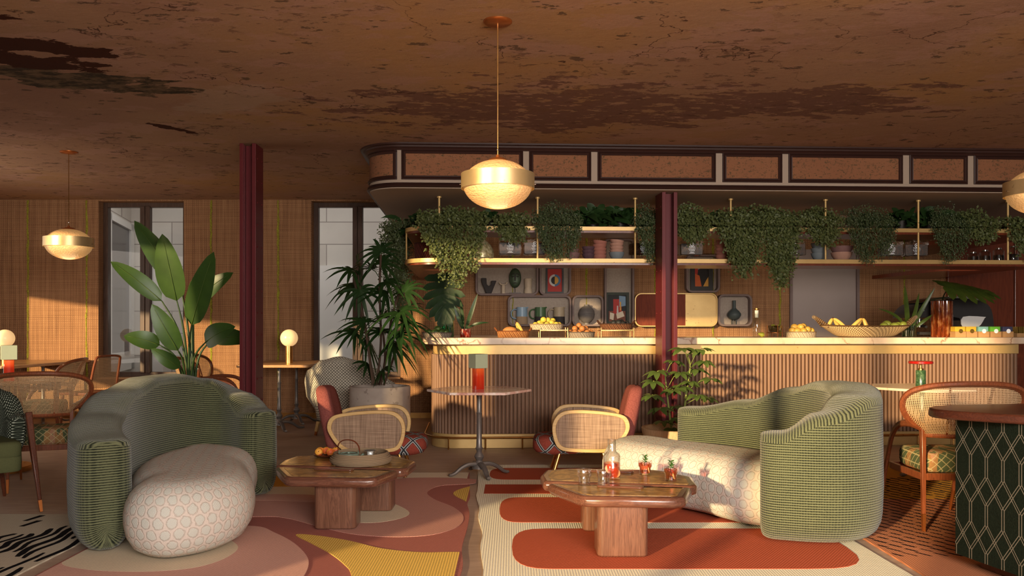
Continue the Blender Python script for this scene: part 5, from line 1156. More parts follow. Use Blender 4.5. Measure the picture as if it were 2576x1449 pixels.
trailing('bushy plant above the row of dark jars at the right end', 2428, 2508, 520, 612, [(2468, 46, 612)], 750, bush=.8)
trailing('trailing plant at the far right end of the shelf beside the cut off pendant', 2534, 2630, 540, 650, [(2580, 50, 650)], 700)
broad('broad leaved dark plant on the shelf left of the feathery plant by the column', 1462, 1520, 505, 570, 80, .22)
broad('broad leaved dark plant on the shelf nearest the third brass rod', 1528, 1590, 505, 570, 80, .22)
broad('broad leaved dark plant on the shelf over the last coffee jars, left one', 2240, 2292, 512, 578, 80, .21)
broad('broad leaved dark plant on the shelf over the last coffee jars, right one', 2312, 2362, 512, 578, 80, .21)
broad('dark leafy filler plant between the first two trailing plants on the shelf', 1205, 1262, 530, 575, 40, .14, v0=.16)
broad('dark leafy filler plant behind the huge double trailing plant, left side', 1775, 1830, 530, 575, 40, .14, v0=.16)
# plants on the left return of the shelf
uc, vc = SU0 + .14, .95
t = thing('broad_leaf_shelf_plant', 'spiky dark plant topping the left end of the shelf against the window', 'potted plant', B(uc, vc, 2.169), BTH); pot_on(t, 0, 0, 0, .09, .1); m = MB(); rr = random.Random(77)
for k in range(120):
    a = rr.uniform(0, 2 * PI); e = rr.uniform(-.1, 1.2); l = .33 * rr.uniform(.7, 1.1); st = Vector((rr.uniform(-.2, .14), rr.uniform(-.5, .3), rr.uniform(.03, .12))); dr = Vector((math.cos(a) * math.cos(e), math.sin(a) * math.cos(e), math.sin(e))).normalized(); m.blade(st, st + dr * l, .055, (rr.uniform(-.3, .3), -1, .6), .5 if (st + dr * l).x < -.2 else max(0, min(.5, (st.z + dr.z * l - .02) / l)), 5, .12)
obj('foliage', m, [MT['leaf_broad']], t, angle=180)
t = thing('trailing_shelf_plant', 'dense dark trailing plant falling past the left end of the shelf', 'hanging plant', B(uc - .02, .55, 2.169), BTH); pot_on(t, 0, 0, 0, .08, .1); m = MB()
for k in range(150):
    y = rr.uniform(-.42, 1.3); x = rr.uniform(-.34, -.16); L = rr.uniform(.35, .95) * (1.0 if y > 0 else .6); st = Vector((x + .1, y, .06)); pts = [Vector(p) for p in cat_rom([st, Vector((x, y, .05)), Vector((x - rr.uniform(0, .05), y, -.3 * L)), Vector((x + rr.uniform(-.03, .05), y, -L))], 4, closed=False)]
    for j in range(int(85 * L)):
        q = rr.random() * (len(pts) - 1.001); i = int(q); p = pts[i].lerp(pts[i + 1], q - i) + Vector((rr.gauss(0, .025), rr.gauss(0, .03), rr.gauss(0, .02))); leafquad(m, p, Vector((rr.gauss(0, .6), rr.gauss(-.2, .5), rr.gauss(-.7, .4))).normalized() * .026, .015, Vector((rr.uniform(-.6, .6), -1, rr.uniform(-.2, 1))))
obj('foliage', m, [MT['leaf_fine']], t, smooth=False)
# ------------------------------------------------------------------ shelf things
SZ = 1.8575
def sh_at(px, v, z=SZ): return B(ubar(px, v), v, z)
TEXTS = {}
def ring_text(par, text, size, loc, rot=(R(90), 0, 0), mat='print', name='printed_lettering', ext=.0004):
    if text not in TEXTS:
        c = bpy.data.curves.new(name, 'FONT'); c.body = text; c.size = size; c.align_x = 'CENTER'; c.align_y = 'CENTER'; c.extrude = ext
        q = bpy.data.objects.new('lettering_curve', c); COL.objects.link(q); bpy.context.view_layer.update()
        me = bpy.data.meshes.new_from_object(q.evaluated_get(bpy.context.evaluated_depsgraph_get())); bpy.data.objects.remove(q); me.materials.clear(); me.materials.append(MT[mat]); TEXTS[text] = me
    o = bpy.data.objects.new(name, TEXTS[text]); COL.objects.link(o); o.parent = par; o.location = loc; o.rotation_euler = rot; return o
def coffee_jar(label, px, v, rz=0, w=.225, word='TERRA'):
    t = thing('coffee_bean_jar', label, 'jar', sh_at(px, v), BTH + rz, 'glass coffee jars on the bar shelf')
    h0, h1 = .045, .19; d = .12
    obj('glass_body', MB().prism([(x, z) for x, z in rrect(-w / 2, h0, w / 2, h1, .016, 4)], -d / 2, d / 2, M=Matrix.Rotation(R(90), 4, 'X')), MT['bottle'], t)
    obj('beans', MB().prism([(x, z) for x, z in rrect(-w / 2 + .008, h0 + .008, w / 2 - .008, h1 - .028, .012, 3)], -d / 2 + .006, d / 2 - .006, M=Matrix.Rotation(R(90), 4, 'X')), MT['beans'], t)
    obj('spout_foot', MB().lathe([(.026, 0), (.026, .008), (.018, .014), (.018, .044)], n=16), MT['bottle'], t)
    obj('lid', MB().lathe([(.05, h1), (.052, h1 + .012), (.02, h1 + .016), (.018, h1 + .03), (0, h1 + .032)], n=20), MT['bottle'], t)
    y = -d / 2 - .0008; m = MB(); a0, a1 = [], []
    for k in range(20):
        an = 2 * PI * k / 20; a0.append((.019 * math.cos(an), y, h1 - .036 + .019 * math.sin(an))); a1.append((.0145 * math.cos(an), y, h1 - .036 + .0145 * math.sin(an)))
    m.grid([a0, a1], cu=True); e = [(.007 * math.cos(2 * PI * k / 10), y, h1 - .036 + .005 * math.sin(2 * PI * k / 10)) for k in range(10)]; m.add(e, [tuple(range(10))])
    for zz, hw in ((.092, .030), (.082, .045)): m.box((0, y, zz - .016), (hw * 1.2, .0006, .0035))
    obj('printed_emblem', m, MT['print'], t, smooth=False)
    ring_text(t, word, .022, (0, y, .125)); ring_text(t, '& ROAST', .017, (0, y, .106)); ring_text(t, 'COFFEE', .016, (0, y, .091))
coffee_jar('coffee bean jar with white print beside the gold vase on the shelf', 1283, .06)
coffee_jar('coffee bean jar with white print standing behind the second brass rod', 1345, .06)
coffee_jar('coffee bean jar with white print left of the steel column, behind the third rod', 1612, .06, R(14))
coffee_jar('coffee bean jar half hidden directly behind the right steel column', 1676, .12, 0)
coffee_jar('coffee bean jar with white print just right of the steel column under the bushy plant', 1738, .06, R(-4))
coffee_jar('coffee bean jar half behind the huge double trailing plant', 1995, .06, R(-8))
coffee_jar('coffee bean jar left of the sixth brass rod, first of the last pair', 2240, .06, R(-14))
coffee_jar('coffee bean jar behind the sixth brass rod, second of the last pair', 2302, .06, R(-14))
for i, (px, v) in enumerate(((2448, .55), (2478, .45), (2512, .35), (2548, .25))):
    t = thing('dark_storage_jar', ('smallest', 'second', 'third', 'last')[i] + ' dark storage jar of the row at the right end of the shelf', 'jar', sh_at(px, v), BTH, 'dark jars at the shelf end')
    obj('glass_body', MB().lathe([(0, 0), (.052, 0), (.055, .01), (.055, .11 + .012 * i), (.045, .125 + .012 * i), (0, .125 + .012 * i)], n=20), MT['bottle'], t); obj('beans', MB().lathe([(0, .004), (.05, .004), (.05, .09), (0, .092)], n=16), MT['beans'], t); obj('lid', MB().lathe([(.03, .125 + .012 * i), (.03, .14 + .012 * i), (0, .142 + .012 * i)], n=16), MT['steel'], t)
t = obj('gold_vase', MB().lathe([(0, 0), (.10, 0), (.118, .012), (.122, .05), (.112, .10), (.085, .145), (.055, .175), (.035, .19), (.03, .205), (.034, .214), (.028, .214), (.022, .20), (0, .195)], n=36), MT['goldvase'], loc=sh_at(1212, .06)); tag(t, 'large rounded gold cream speckled vase on the lower shelf', 'vase')
t = thing('woven_red_basket', 'dark red woven basket in the rounded left end of the shelf', 'basket', B(SU0 + .2, .42, SZ), BTH)
obj('basket_wall', MB().lathe([(0, .0), (.10, 0), (.112, .01), (.118, .17), (.115, .185), (.106, .185), (.10, .02), (0, .02)], n=32, sx=1.05, sy=1.1), MT['redweave'], t); obj('rolled_rim', MB().tube([(.118 * math.cos(2 * PI * k / 28), .123 * math.sin(2 * PI * k / 28), .186) for k in range(28)], .007, 6, closed=True), MT['redweave'], t)
def bowl(label, px, v, z, r, h, mat, group, tilt=0):
    o = obj('ceramic_bowl', MB().lathe([(0, 0), (r * .55, 0), (r * .6, .006), (r * .9, h * .55), (r, h), (r * .965, h), (r * .86, h * .58), (r * .5, .012), (0, .010)], n=28), MT[mat], loc=sh_at(px, v, z))
    if tilt: o.rotation_euler = (0, tilt, 0)
    return tag(o, label, 'bowl', group)
def stack(px, v, specs, what, group):
    z = SZ; n = len(specs)
    for i, (r, h, mat, nm) in enumerate(specs):
        pos = 'bottom' if i == 0 else ('top' if i == n - 1 else ('second', 'third', 'fourth', 'fifth')[i - 1])
        bowl(f'{nm} bowl, {pos} of the {what}', px, v, z, r, h, mat, group, R(7) if (i == n - 1 and n > 3) else 0); z += h * .72
stack(1441, .1, [(.075, .07, 'mauvebowl', 'wide mauve'), (.062, .06, 'mauvebowl', 'small mauve')], 'low stack behind the feathery plant', 'mauve bowls')
stack(1480, .02, [(.064, .055, 'plumbowl', 'glossy plum'), (.064, .05, 'plumbowl', 'glossy plum'), (.064, .05, 'plumbowl', 'glossy plum')], 'plum glazed stack', 'plum bowls')
stack(1508, .16, [(.072, .055, 'pinkbowl', 'pink glazed')] + [(.072, .05, 'pinkbowl', 'pink glazed')] * 4, 'pink stack right behind the plum stack', 'pink bowls')
stack(1551, .06, [(.078, .075, 'bluebowl', 'grey blue')] + [(.07, .045, 'palebowl', 'pale pink')] * 4, 'pale stack on the grey blue bowl', 'pale bowls')
stack(1817, .12, [(.07, .055, 'pinkbowl', 'rosy glazed')] + [(.07, .05, 'pinkbowl', 'rosy glazed')] * 4, 'rosy stack left of the huge trailing plant', 'rosy bowls')
stack(2061, .06, [(.082, .075, 'bluebowl', 'grey rough')] + [(.082, .07, 'bluebowl', 'grey rough')] * 2, 'grey stack behind the fifth brass rod', 'grey bowls')
stack(2117, .08, [(.105, .085, 'palebowl', 'big pale'), (.112, .085, 'mauvebowl', 'big mauve')], 'big pair under the feathery plant', 'big bowls')

# ------------------------------------------------------------------ wall niches and what stands in them
WD = WY - .13
def wl(px, py): p = at(px, py, WD); return p[0], p[2]
def niche(label, x0, y0, x1, y1, r=.075, dep=.125, name='wall_niche_box'):
    ax, az = wl(x0, y1); bx, bz = wl(x1, y0); cx = (ax + bx) / 2; w_, h_ = bx - ax, bz - az
    t = thing(name, label, 'wall niche', (cx, WY - .0005, az)); po = rrect(-w_ / 2, 0, w_ / 2, h_, r, 6); pi = rrect(-w_ / 2 + .026, .026, w_ / 2 - .026, h_ - .026, max(.02, r - .02), 6)
    m = MB(); ring_frame(po, pi, -dep, 0, m); obj('box_frame', m, MT['nicheedge'], t, bevel=.004); n = len(pi)
    m = MB(); m.add([(x, -.006, z) for x, z in pi], [tuple(range(n))]); obj('felt_back', m, MT['felt'], t, smooth=False); return t
niche('wide rounded wall niche holding the dark branch vase and bronze mask', 1196, 660, 1355, 743)
niche('small rounded wall niche holding the red circle picture', 1357, 660, 1437, 743)
niche('wide rounded wall niche holding three handled jugs', 1277, 742.5, 1438, 821)
niche('square rounded wall niche holding the grey ball vase', 1439.5, 742.5, 1519, 821)
niche('tall narrow wall niche holding the weathered green framed picture', 1521, 600, 1596, 821, .05)
niche('rounded wall niche holding the dark picture under the shelf', 1727, 640, 1812, 736)
niche('square rounded wall niche holding the long necked slate vase', 1807, 740, 1893, 821)
ax, az = wl(1597, 822); bx, bz = wl(1806, 737); w_ = bx - ax; h_ = bz - az
t = thing('wall_cabinet', 'gold rimmed rounded wall cabinet, half mahogany and half gold, behind the column', 'cabinet', ((ax + bx) / 2, WY - .0005, az))
po = rrect(-w_ / 2, 0, w_ / 2, h_, .09, 7); pi = rrect(-w_ / 2 + .016, .016, w_ / 2 - .016, h_ - .016, .076, 7); m = MB(); ring_frame(po, pi, -.12, 0, m); obj('gold_rim', m, MT['gold'], t, bevel=.003)
xs = w_ * .115; L_ = [p for p in pi if p[0] < 0]; 
m = MB(); q = [(xs, .016)] + [p for p in pi if p[0] > 0] + [(xs, h_ - .016)]; m.add([(x, -.10, z) for x, z in q], [tuple(range(len(q)))]); obj('gold_panel', m, MT['gold'], t, smooth=False)
m = MB(); q = [(xs, h_ - .016)] + L_ + [(xs, .016)]; m.add([(x, -.098, z) for x, z in q], [tuple(range(len(q)))]); obj('sliding_door', m, MT['matte_mahogany'], t, smooth=False)
NY = WY - .07
def nz(py): return wl(0, py)[1] + .0265
def nx(px): return wl(px, 0)[0]
B1, B2 = nz(743), nz(821)
t = tag(obj('branch_vase', MB().prism([(-.03, 0), (.035, 0), (.10, .165), (.035, .165), (.03, .11), (.0, .095), (-.025, .12), (-.03, .20), (-.095, .20), (-.09, .14)], -.03, .03, M=Matrix.Rotation(R(90), 4, 'X')), MT['blackcer'], bevel=.006, loc=(nx(1229), NY, B1)), 'charcoal two armed branch vase in the wide upper niche', 'vase')
t = thing('small_figurine', 'small cream figurine with spread arms beside the branch vase', 'figurine', (nx(1266), NY, B1)); obj('body', MB().lathe([(0, 0), (.026, 0), (.024, .10), (.02, .11), (0, .112)], n=16), MT['ivory'], t); obj('arms', MB().tube([(-.05, 0, .145), (-.035, 0, .12), (0, 0, .112), (.035, 0, .12), (.05, 0, .145)], .009, 8), MT['ivory'], t)
t = thing('bronze_mask', 'dark green oval face mask on a thin stand in the upper niche', 'mask', (nx(1296), NY, B1)); obj('stand_base', MB().box((0, 0, .006), (.15, .05, .012)), MT['greycer'], t, bevel=.003); obj('stand_rod', MB().tube([(0, 0, .012), (0, 0, .10)], .004, 6), MT['darkiron'], t)
m = MB(); m.ell((0, 0, .20), (.078, .03, .128), 24, 16); o = obj('mask_face', m, MT['maskgreen'], t)
m = MB(); m.beam((0, -.03, .25), (0, -.038, .165), .018, .012); 
for s in (-1, 1): m.tube([(s * .012, -.028, .255), (s * .04, -.026, .25), (s * .062, -.014, .232)], .005, 6); m.ell((s * .032, -.026, .215), (.02, .006, .007), 10, 6)
m.ell((0, -.028, .135), (.022, .006, .006), 10, 6); obj('features', m, MT['blackcer'], o)
tag(obj('cream_goblet_vase', MB().lathe([(0, 0), (.05, 0), (.055, .01), (.05, .05), (.042, .065), (.045, .08), (.052, .19), (.048, .195), (.04, .185), (0, .18)], n=24), MT['ivory'], loc=(nx(1329), NY, B1)), 'cream goblet shaped vase beside the bronze mask', 'vase')
def picture(label, px0, px1, py0, py1, frame, base, shapes, fw=.03, z0=None, y=NY):
    ax, az = wl(px0, py1); bx, bz = wl(px1, py0); w_, h_ = bx - ax, bz - az; t = thing('framed_picture', label, 'picture', ((ax + bx) / 2, y + .03, z0 if z0 else az)); t.rotation_euler = (R(-4), 0, 0)
    po = [(-w_ / 2, 0), (w_ / 2, 0), (w_ / 2, h_), (-w_ / 2, h_)]; pi = [(-w_ / 2 + fw, fw), (w_ / 2 - fw, fw), (w_ / 2 - fw, h_ - fw), (-w_ / 2 + fw, h_ - fw)]; m = MB(); ring_frame(po, pi, -.025, 0, m); obj('frame', m, MT[frame], t, smooth=False)
    mats = [MT[base]]; m = MB(); m.add([(x, -.008, z) for x, z in pi], [(0, 1, 2, 3)]); k = 0; W_, H_ = w_ - 2 * fw, h_ - 2 * fw
    for poly, c in shapes:
        if MT[c] not in mats: mats.append(MT[c])
        k += 1; m.add([(-W_ / 2 + u * W_, -.008 - .0004 * k, fw + v * H_) for u, v in poly], [tuple(range(len(poly)))], mats.index(MT[c]))
    obj('painting', m, mats, t, smooth=False); return t
def half(cx, cy, r, a0, a1, asp): return [(cx + r * math.cos(R(a0 + (a1 - a0) * i / 14)), cy + asp * r * math.sin(R(a0 + (a1 - a0) * i / 14))) for i in range(15)]
picture('red picture of a two tone ring and half discs in a black frame', 1374, 1419, 670, 737, 'frameblack', 'p_red', [(half(.5, .5, .40, 90, 270, .66), 'p_white'), (half(.5, .5, .40, -90, 90, .66), 'p_blue'), (half(.5, .5, .26, 90, 270, .66), 'p_black'), (half(.5, .5, .26, -90, 90, .66), 'p_yellow')], .022, B1)
picture('weathered green framed picture of angular red, white and blue blocks', 1524, 1585, 735, 816, 'framegreen', 'p_black', [([(.05, .0), (.95, .0), (.95, .4), (.05, .4)], 'p_brown'), ([(.3, .3), (.75, .3), (.75, .85), (.3, .85)], 'p_red'), ([(.62, .55), (.97, .6), (.97, .95), (.62, .98)], 'p_sky'), ([(.5, .1), (.9, .2), (.8, .4), (.45, .3)], 'p_cream'), ([(.48, .3), (.58, .3), (.56, .6), (.5, .6)], 'p_white'), ([(.65, .42), (.72, .42), (.72, .75), (.65, .75)], 'p_yellow'), ([(.1, .1), (.3, .05), (.35, .3), (.12, .35)], 'p_cream')], .036, B2)
picture('dark framed picture with bright orange and blue peaks', 1741, 1797, 655, 732, 'frameblack', 'p_black', [([(.0, 0), (.5, .0), (.35, .5), (.0, .6)], 'p_orange'), ([(.2, .75), (.75, .95), (1, .8), (1, 1), (.2, 1)], 'p_sky'), ([(.6, 0), (1, 0), (1, .45), (.85, .3)], 'p_yellow'), ([(.0, .6), (.2, .55), (.3, 1), (0, 1)], 'p_red')], .055, nz(736))
def jug(label, px, top):
    t = thing('handled_jug', label, 'jug', (nx(px), NY, B2), 0, 'jugs in the wall niche')
    obj('raw_base', MB().lathe([(0, 0), (.074, 0), (.077, .006), (.073, .10)], n=28), MT['clay' if top != 'sandglz' else 'blackcer'] if top != 'greenglz' else MT['blackcer'], t)
    m = MB(); m.lathe([(.073, .1001), (.069, .222), (.064, .222), (.066, .12)], n=28); m.tube([(.066, 0, .215), (.083, 0, .222)], [.014, .006], 8); obj('glazed_top', m, MT[top], t)
    obj('handle', MB().tube(cat_rom([(-.068, 0, .19), (-.105, 0, .192), (-.135, 0, .16), (-.135, 0, .11), (-.11, 0, .08), (-.072, 0, .075)], 4, closed=False), .0085, 8), MT[top], t)
jug('pale blue and clay two tone jug, leftmost of three in the niche', 1313, 'blueglz'); jug('green and black two tone jug, middle of three in the niche', 1360, 'greenglz'); jug('sand and black two tone jug, rightmost of three in the niche', 1407, 'sandglz')
t = thing('ball_vase', 'grey ball vase with a short neck and foot in the square niche', 'vase', (nx(1477), NY, B2)); obj('ball_body', MB().lathe([(0, 0), (.036, 0), (.036, .018), (.06, .03), (.095, .075), (.106, .125), (.1065, .131), (.104, .133), (.1065, .135), (.095, .185), (.06, .226), (.034, .236), (.034, .256), (.028, .256), (.026, .236), (0, .23)], n=36), MT['greycer'], t)
t = thing('long_neck_vase', 'slate vase with a long neck on rod legs in the right niche', 'vase', (nx(1850), NY, B2)); obj('vase_body', MB().lathe([(0, .055), (.03, .055), (.065, .075), (.088, .115), (.086, .14), (.06, .175), (.03, .2), (.022, .215), (.021, .31), (.017, .31), (.016, .22), (0, .2)], n=32), MT['slate'], t)
for k in range(6): a = 2 * PI * k / 6; obj('rod_leg', MB().tube([(.034 * math.cos(a), .034 * math.sin(a), 0), (.034 * math.cos(a), .034 * math.sin(a), .062)], .004, 6), MT['slate'], t)

# ------------------------------------------------------------------ things on the bar worktop
CT = 1.0856
def ct(px, v, z=CT): return B(ubar(px, v), v, z)
def tray(name, label, px, v, rx, ry, h, mat, flare=1.0, handles=False, z=CT, cat='basket'):
    t = thing(name, label, cat, ct(px, v, z), BTH); n = 36
    prof = [(0, .0), (rx * .97 / flare, 0), (rx, h), (rx * .95, h), (rx * .92 / flare, .012), (0, .012)]
    obj('woven_wall', MB().lathe(prof, n=n, sy=ry / rx), MT[mat], t)
    obj('rolled_rim', MB().tube([(rx * .975 * math.cos(2 * PI * k / n), ry * .975 * math.sin(2 * PI * k / n), h) for k in range(n)], .006, 6, closed=True), MT[mat], t)
    if handles:
        for s in (-1, 1): obj('handle', MB().tube(cat_rom([(s * rx * .98, -.03, h), (s * (rx + .018), -.012, h + .03), (s * (rx + .018), .012, h + .03), (s * rx * .98, .03, h)], 4, closed=False), .0085, 7), MT[mat], t)
    return t
def fruit(name, label, cat, pos, r, mat, group, sc=(1, 1, 1), rot=(0, 0, 0), stem=False):
    t = thing(name, label, cat, pos, 0, group); t.rotation_euler = rot
    if mat == 'pear' : obj('flesh', MB().lathe([(0, -r), (r * .6, -r * .92), (r * .97, -r * .4), (r * .95, .0), (r * .7, r * .55), (r * .42, r * 1.05), (r * .3, r * 1.35), (r * .12, r * 1.5), (0, r * 1.5)], n=16), MT[mat], t)
    else: obj('flesh', MB().ell((0, 0, 0), (r * sc[0], r * sc[1], r * sc[2]), 16, 10), MT[mat], t)
    obj('stem_end', MB().tube([(r * sc[0] * .0, 0, r * sc[2] * (.95 if mat != 'pear' else 1.45)), (.002, 0, r * sc[2] * (1.0 if mat != 'pear' else 1.5) + .006)], .0022, 5), MT['stem'], t); return t
ORD = ('first', 'second', 'third', 'fourth', 'fifth', 'sixth', 'seventh', 'eighth', 'ninth', 'tenth', 'eleventh', 'twelfth')
def heap(name, kind, cat, where, px, v, z, r, mat, spots, group, sc=(1, 1, 1), jit=0):
    for i, (du, dv, dz) in enumerate(spots):
        p = Vector(ct(px, v, z)) + Vector((du * BC - dv * BS, du * BS + dv * BC, dz)); fruit(name, f'{kind}, {ORD[i]} from the left {where}', cat, p, r, mat, group, sc, (rnd.uniform(-.5, .5) * jit, rnd.uniform(-.5, .5) * jit, rnd.uniform(0, 6)))
tray('woven_tray', 'low grey woven tray of avocados at the rounded end of the bar', 1100, .33, .155, .11, .045, 'greyrope', 1.1)
heap('green_avocado', 'green avocado', 'avocado', 'in the grey tray', 1100, .33, CT + .015, .033, 'greenavo', [(-.085, 0, .036), (-.02, -.03, .036), (.045, .0, .036), (.0, .035, .07), (.09, .02, .036)], 'avocados in the grey tray', (1.25, 1, .95), 0)
for nm, px, v, r, h, mat, lab in (('ribbed_vase', 1124, .62, .072, .265, 'greenglass', 'tall green ribbed glass vase holding a monstera leaf on the bar'), ('short_ribbed_vase', 1171, .30, .05, .085, 'redglaze', 'short red mottled ribbed vase of sword leaves on the bar'), ('ribbed_vase', 2287, .34, .066, .12, 'greenglass', 'short green ribbed glass vase behind the long basket on the bar'), ('ribbed_vase', 2369, .30, .098, .375, 'amber', 'tall amber mottled ribbed glass vase holding a monstera leaf on the bar')):
    t = thing(nm, lab, 'vase', ct(px, v), BTH); n = 72; k = 14 if r < .09 else 13
    pr = [(0, 0), (r * .92, 0), (r * .96, .008), (r * .96, h), (r * .90, h), (r * .88, .02), (0, .015)]; m = MB(); vs = []
    m.lathe(pr, n=n, rib=.12, nrib=k); obj('ribbed_glass', m, MT[mat], t)
def monstera(label, px, v, c, size, ax, nrm, mat='leaf_dark', hv=.27):
    """split leaf: lobes fanned off a midrib"""
    o = Vector(ct(px, v)); t = thing('monstera_leaf', label, 'leaf', o); m = MB(); a = Vector(ax).normalized(); n_ = Vector(nrm).normalized(); b = a.cross(n_).normalized(); cc = Vector(c) - o
    for s in (-1, 1):
        for i in range(7):
            q = i / 6; st = cc + a * size * (-.42 + .84 * q); an = R(108 - 82 * q); l = size * (.56 - .16 * abs(q - .3)) * (1 if q < .8 else .8); dr = a * math.cos(an) + b * s * math.sin(an)
            m.blade(st, st + dr * l, size * .19, n_, .16, 5, .06, lambda x: .78 + .22 * math.sin(PI * x) if x < .85 else max(0, (1 - x) / .15) * .9)
        m.blade(cc - a * size * .42, cc - a * size * .60 + b * s * size * .24, size * .22, n_, .1, 4, .05)
    m.blade(cc - a * size * .45, cc + a * size * .62, size * .26, n_, .12, 6, .04)
    e_ = cc - a * size * .4; hd = Vector((e_.x, e_.y, 0)).normalized() * .03; m.tube(cat_rom([Vector((0, 0, .03)), hd * .5 + Vector((0, 0, hv * .6)), hd + Vector((0, 0, hv + .02)), (hd + Vector((0, 0, hv + .02))).lerp(e_, .55) + Vector((0, 0, .02)), e_], 5, closed=False), .006, 6, 1); obj('split_blade', m, [MT[mat], MT['darkstem']], t, angle=180)
monstera('dark monstera leaf drooping from the tall green vase at the left of the bar', 1124, .62, at(1117, 745, 8.72), .42, (.05, -.15, -1), (-.1, -1, .15))
monstera('monstera leaf arching right from the tall amber vase', 2369, .30, at(2432, 728, 8.5), .46, (1, .1, -.12), (.1, -.55, 1), 'leaf_blade', .375)
def blades(label, px, v, tips, mat='leaf_blade'):
    o = Vector(ct(px, v)); t = thing('sword_leaf_bunch', label, 'leaves', o); 
    for (bx, by, tx, ty, w, sg, cu_) in tips:
        d = o.y; m = MB(); m.blade(Vector(at(bx, by, d)) - o, Vector(at(tx, ty, d - .03)) - o, w, (rnd.uniform(-.5, .5), -1, .2), sg, 9, .2, lambda q: min(1, .45 + q * 1.6) * (1 - q ** 4), 0, cu_); m.tube([Vector((0, 0, .02)), Vector(at(bx, by, d)) - o], .006, 5); obj('sword_leaf', m, MT[mat], t, angle=180)
blades('dark sword leaves standing in the short red vase', 1171, .30, [(1172, 828, 1202, 738, .045, 0, .05), (1163, 826, 1142, 770, .045, -.05, .06), (1176, 826, 1232, 796, .03, .25, .1), (1166, 824, 1158, 752, .04, 0, -.02)], 'leaf_dark')
blades('bright sword leaves standing in the short green vase behind the basket', 2287, .34, [(2284, 832, 2276, 716, .058, 0, .0), (2288, 828, 2312, 735, .045, 0, .05), (2292, 828, 2353, 722, .045, 0, -.05), (2280, 826, 2208, 764, .04, .12, .12), (2294, 828, 2346, 788, .036, .05, .1)])
t = tray('wicker_basket', 'orange wicker basket with loop handles holding a squash on the bar', 1291, .20, .165, .11, .062, 'rattan', 1.04, True)
p = Vector(ct(1283, .2, CT + .062)); t = thing('butternut_squash', 'tan squash lying in the orange wicker basket', 'squash', p, BTH); obj('flesh', MB().ell((0, 0, 0), (.075, .05, .046), 18, 12), MT['squash'], t); obj('stem_end', MB().tube([(.072, 0, 0), (.088, 0, .006)], .006, 6), MT['stem'], t)
def banana(m, st, dirn, L, r, lift, n=9):
    d = Vector(dirn).normalized(); pts = [Vector(st) + d * L * q + Vector((0, 0, lift * math.sin(PI * q * .9))) for q in [i / (n - 1) for i in range(n)]]; m.tube(pts, [r * k for k in (.32, .5, .85, 1, 1, 1, .92, .7, .25)], 7)
def bunch(label, pos, rz, dirs, stem):
    t = thing('banana_bunch', label, 'bananas', pos, rz)
    for d, L, lf in dirs:
        m = MB(); s0 = Vector(stem); e = Vector(d); k = [s0, s0 + Vector((e.x * .18, e.y * .3, -.004)), s0 + Vector((e.x * .5, e.y * .8, e.z * .45)), s0 + Vector((e.x * .8, e.y, e.z * .85)), s0 + e]; m.tube(cat_rom(k, 3, closed=False), [.006, .008, .011, .014, .0165, .018, .018, .018, .017, .0155, .013, .010, .005], 8); obj('banana', m, MT['banana'], t)
    obj('bunch_stem', MB().tube([s0 + Vector((0, 0, -.006)), s0 + Vector((.002, 0, .018))], [.010, .007], 7), MT['stem'], t); return t
bunch('single small banana hand resting behind the squash', ct(1300, .25, CT + .02), BTH, [((.075, .0, -.09), 1, 0), ((.05, .03, -.1), 1, 0)], (-.01, 0, .125))
def riser(label, px, v, w, d, h):
    t = thing('brass_wire_riser', label, 'stand', ct(px, v), BTH); m = MB()
    for x in (-w / 2, w / 2):
        for y in (-d / 2, d / 2): obj('leg', MB().tube([(x, y, 0), (x, y, h + .022)], .0045, 6), MT['brass'], t)
    obj('tray_plate', MB().box((0, 0, h - .003), (w - .011, d - .011, .006)), MT['brass'], t); obj('rail', MB().tube([(x, y, h - .0075) for x, y in rrect(-w / 2, -d / 2, w / 2, d / 2, .006, 2)], .003, 6, closed=True), MT['brass'], t)
riser('brass wire stand holding the basket of lemons', 1391, .22, .275, .2, .075); riser('brass wire stand holding the dark basket of avocados', 1549, .22, .33, .2, .075)
tray('seagrass_basket', 'pale plaited basket of lemons on a brass stand', 1375, .22, .172, .10, .055, 'rope', 1.05, False, CT + .0765)
heap('lemon', 'yellow lemon', 'lemon', 'in the plaited basket', 1375, .22, CT + .092, .0285, 'lemon', [(-.115, -.02, .034), (-.068, .01, .05), (-.06, -.055, .034), (-.03, .0, .085), (0, -.05, .035), (.015, .02, .08), (.05, -.02, .055), (.065, .035, .075), (.095, -.03, .036), (.125, .0, .034)], 'lemons in the basket', (1.15, 1, 1), 1)
tray('round_tray', 'low grey rope tray of russet fruit on the bar', 1461, .20, .143, .12, .05, 'greyrope', 1.03)
heap('russet_fruit', 'round russet fruit', 'fruit', 'in the grey rope tray', 1461, .20, CT + .013, .0295, 'orange', [(-.105, .0, .034), (-.066, -.06, .034), (-.058, .012, .075), (-.02, -.02, .034), (-.012, .045, .105), (.008, -.05, .075), (.05, .0, .075), (.055, -.07, .034), (.10, -.01, .034)], 'russet fruit in the tray')
tray('dark_rattan_basket', 'dark rattan basket of black avocados on the right brass stand', 1550, .22, .17, .105, .058, 'darkrattan', 1.04, True, CT + .0765)
heap('black_avocado', 'black avocado', 'avocado', 'in the dark rattan basket', 1550, .22, CT + .092, .031, 'avocado', [(-.02, .02, .05), (.02, -.03, .055), (.055, .03, .06), (.065, -.04, .04), (.11, .0, .04)], 'black avocados', (1.15, 1, 1.05), 1)
